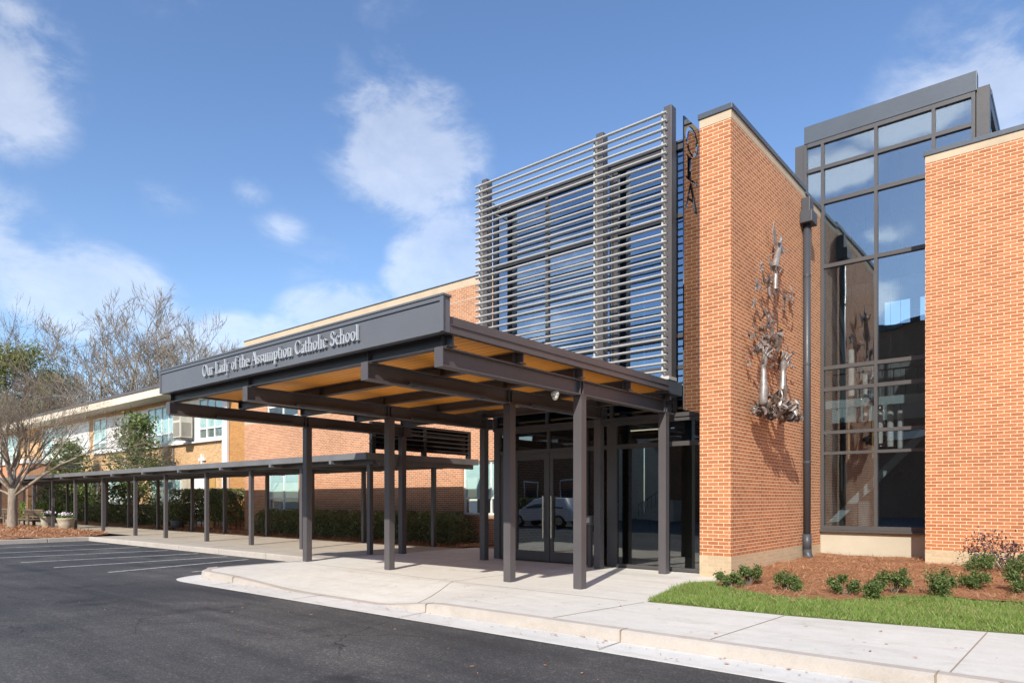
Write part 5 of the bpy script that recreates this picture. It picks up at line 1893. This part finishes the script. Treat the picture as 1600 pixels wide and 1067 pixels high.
# push-button post by the doors
t = thing('button_post', 'slim dark post with grey push button box beside the doors', 'button post', (-7.95, 12.15, .15))
MB().bbox(-7.99, -7.91, 12.12, 12.2, .152, 1.10, .006).build('pole', 'steel_paint', t)
b = MB().bbox(-8.04, -7.86, 12.07, 12.2, 1.05, 1.24, .01).build('button_box', 'fascia_paint', t)
MB().box(-8.0, -7.90, 12.062, 12.069, 1.10, 1.20).build('push_plate', 'steel_bright', b)

# ================================================================== ACROSS THE LOT (seen mirrored in the glass)
def across():
    t = thing('brick_building', 'brown brick building with a cream gable and steps mirrored in the entrance glass', 'building', (-12, -22, 0))
    MB().box(-50, 22, -34, -22, 0, 6.2).build('wall', 'brick_brown', t)
    MB().box(-15, 22, -34.1, -23.5, 6.71, 14.6).build('upper_storey', 'brick_brown', t)
    MB().box(-15.3, 22.3, -34.3, -23.2, 14.6, 15.1).build('parapet', 'dark_louver', t)
    MB().box(-50.3, 22.3, -34.3, -21.7, 6.2, 6.7).build('eaves', 'cream_fascia', t)
    gx = -26.2
    q = [(gx - 2, 0), (gx + 2, 0), (gx + 2, 5.0), (gx, 7.4), (gx - 2, 5.0)]
    MB().add([(x, -21.4, z) for x, z in q] + [(x, -22.5, z) for x, z in q],
             [(0, 4, 3, 2, 1), (5, 6, 7, 8, 9), (0, 1, 6, 5), (1, 2, 7, 6), (2, 3, 8, 7), (3, 4, 9, 8), (4, 0, 5, 9)]).build('gable', 'cream_render', t)
    for x in (-45, -41, -37, -33, -20):
        f = MB().box(x - .7, x + .7, -21.98, -21.93, 1.2, 3.2).build('window', 'white_paint', t)
        MB().box(x - .6, x + .6, -21.929, -21.92, 1.3, 3.1).build('pane', 'car_glass', f)
    m = MB()
    for i in range(9):
        m.box(gx + .8 + i * .3, gx + 3.8, -21.4, -20.0, .17 * i, .17 * (i + 1))
    m.build('steps', 'cream_render', t)
    m = MB()
    for i in range(9):
        m.tube([(gx + .9 + i * .3, -20.05, .17 * (i + 1)), (gx + .9 + i * .3, -20.05, .17 * (i + 1) + .95)], .02, 5)
    m.tube([(gx + .9, -20.05, 1.12), (gx + 3.3, -20.05, 2.48)], .025, 6)
    m.build('handrail', 'dark_louver', t)
    hedge('hedge', 'green hedge mirrored behind the white parked car', 'hedge', -31, -24, -11.2, -9.8, 1.7, 6000, .17, 'hedge_leaf', 8)

    # parked sport-utility car
    cx, cy = -23.2, -6.0
    t = thing('parked_car', 'white parked sport utility car mirrored in the glass doors', 'car', (cx, cy, 0))
    prof = [(-2.3, .45), (-2.32, .75), (-2.25, 1.0), (-1.2, 1.12), (-.55, 1.62), (.2, 1.72), (1.7, 1.68), (2.15, 1.15), (2.3, 1.0), (2.3, .45), (1.95, .38), (-1.95, .38)]
    bm = bmesh.new()
    rows = []
    for yy, k in ((-.92, 1), (-.80, 1), (.80, 1), (.92, 1)):
        row = []
        for (px_, pz) in prof:
            inn = .16 if pz > 1.2 else 0
            y = yy * (1 - inn)
            sh = .97 if abs(yy) > .9 else 1
            row.append(bm.verts.new((cx + px_ * sh, cy + y, .38 + (pz - .38) * sh)))
        rows.append(row)
    k = len(prof)
    for a, b in zip(rows[:-1], rows[1:]):
        for i in range(k):
            bm.faces.new((a[i], a[(i + 1) % k], b[(i + 1) % k], b[i]))
    bm.faces.new(rows[0][::-1])
    bm.faces.new(rows[-1])
    MB().bm(bm).build('body', 'car_white', t, smooth=False)
    for sg in (-1, 1):
        y0 = cy + sg * .80
        m = MB()
        for q in ([(-.95, 1.14), (-.5, 1.52), (.25, 1.6), (.25, 1.14)], [(.35, 1.14), (.35, 1.6), (1.5, 1.57), (1.8, 1.14)]):
            lo = [(cx + a, cy + sg * (.92 if b < 1.2 else .785), b) for a, b in q]
            m.add(lo + [(a, b - sg * .03, c_) for a, b, c_ in lo], [(0, 1, 2, 3), (7, 6, 5, 4), (0, 4, 5, 1), (1, 5, 6, 2), (2, 6, 7, 3), (3, 7, 4, 0)])
        m.build('side_window', 'car_glass', t)
        MB().bbox(cx - .98, cx - .82, cy + sg * .93, cy + sg * .93 + .2 * (1 if sg > 0 else -1) if sg > 0 else cy - .93, 1.1, 1.24, .02).build('wing_mirror', 'car_white', t) if sg > 0 else None
        for xx in (-1.45, 1.45):
            w = MB()
            yy = cy + sg * .86
            w.tube([(cx + xx, yy - .11, .36), (cx + xx, yy + .11, .36)], .36, 24)
            wo = w.build('wheel', 'tyre', t)
            MB().tube([(cx + xx, yy + sg * .111, .36), (cx + xx, yy + sg * .121, .36)], .23, 20).build('rim', 'rim', wo)
    MB().box(cx - 2.335, cx - 2.27, cy + .5, cy + .85, .78, .95).build('headlight', 'white_plastic', t)
    MB().box(cx - 2.335, cx - 2.27, cy - .85, cy - .5, .78, .95).build('headlight', 'white_plastic', t)


across()

for o in bpy.data.objects:
    if '_o' in o:
        del o['_o']
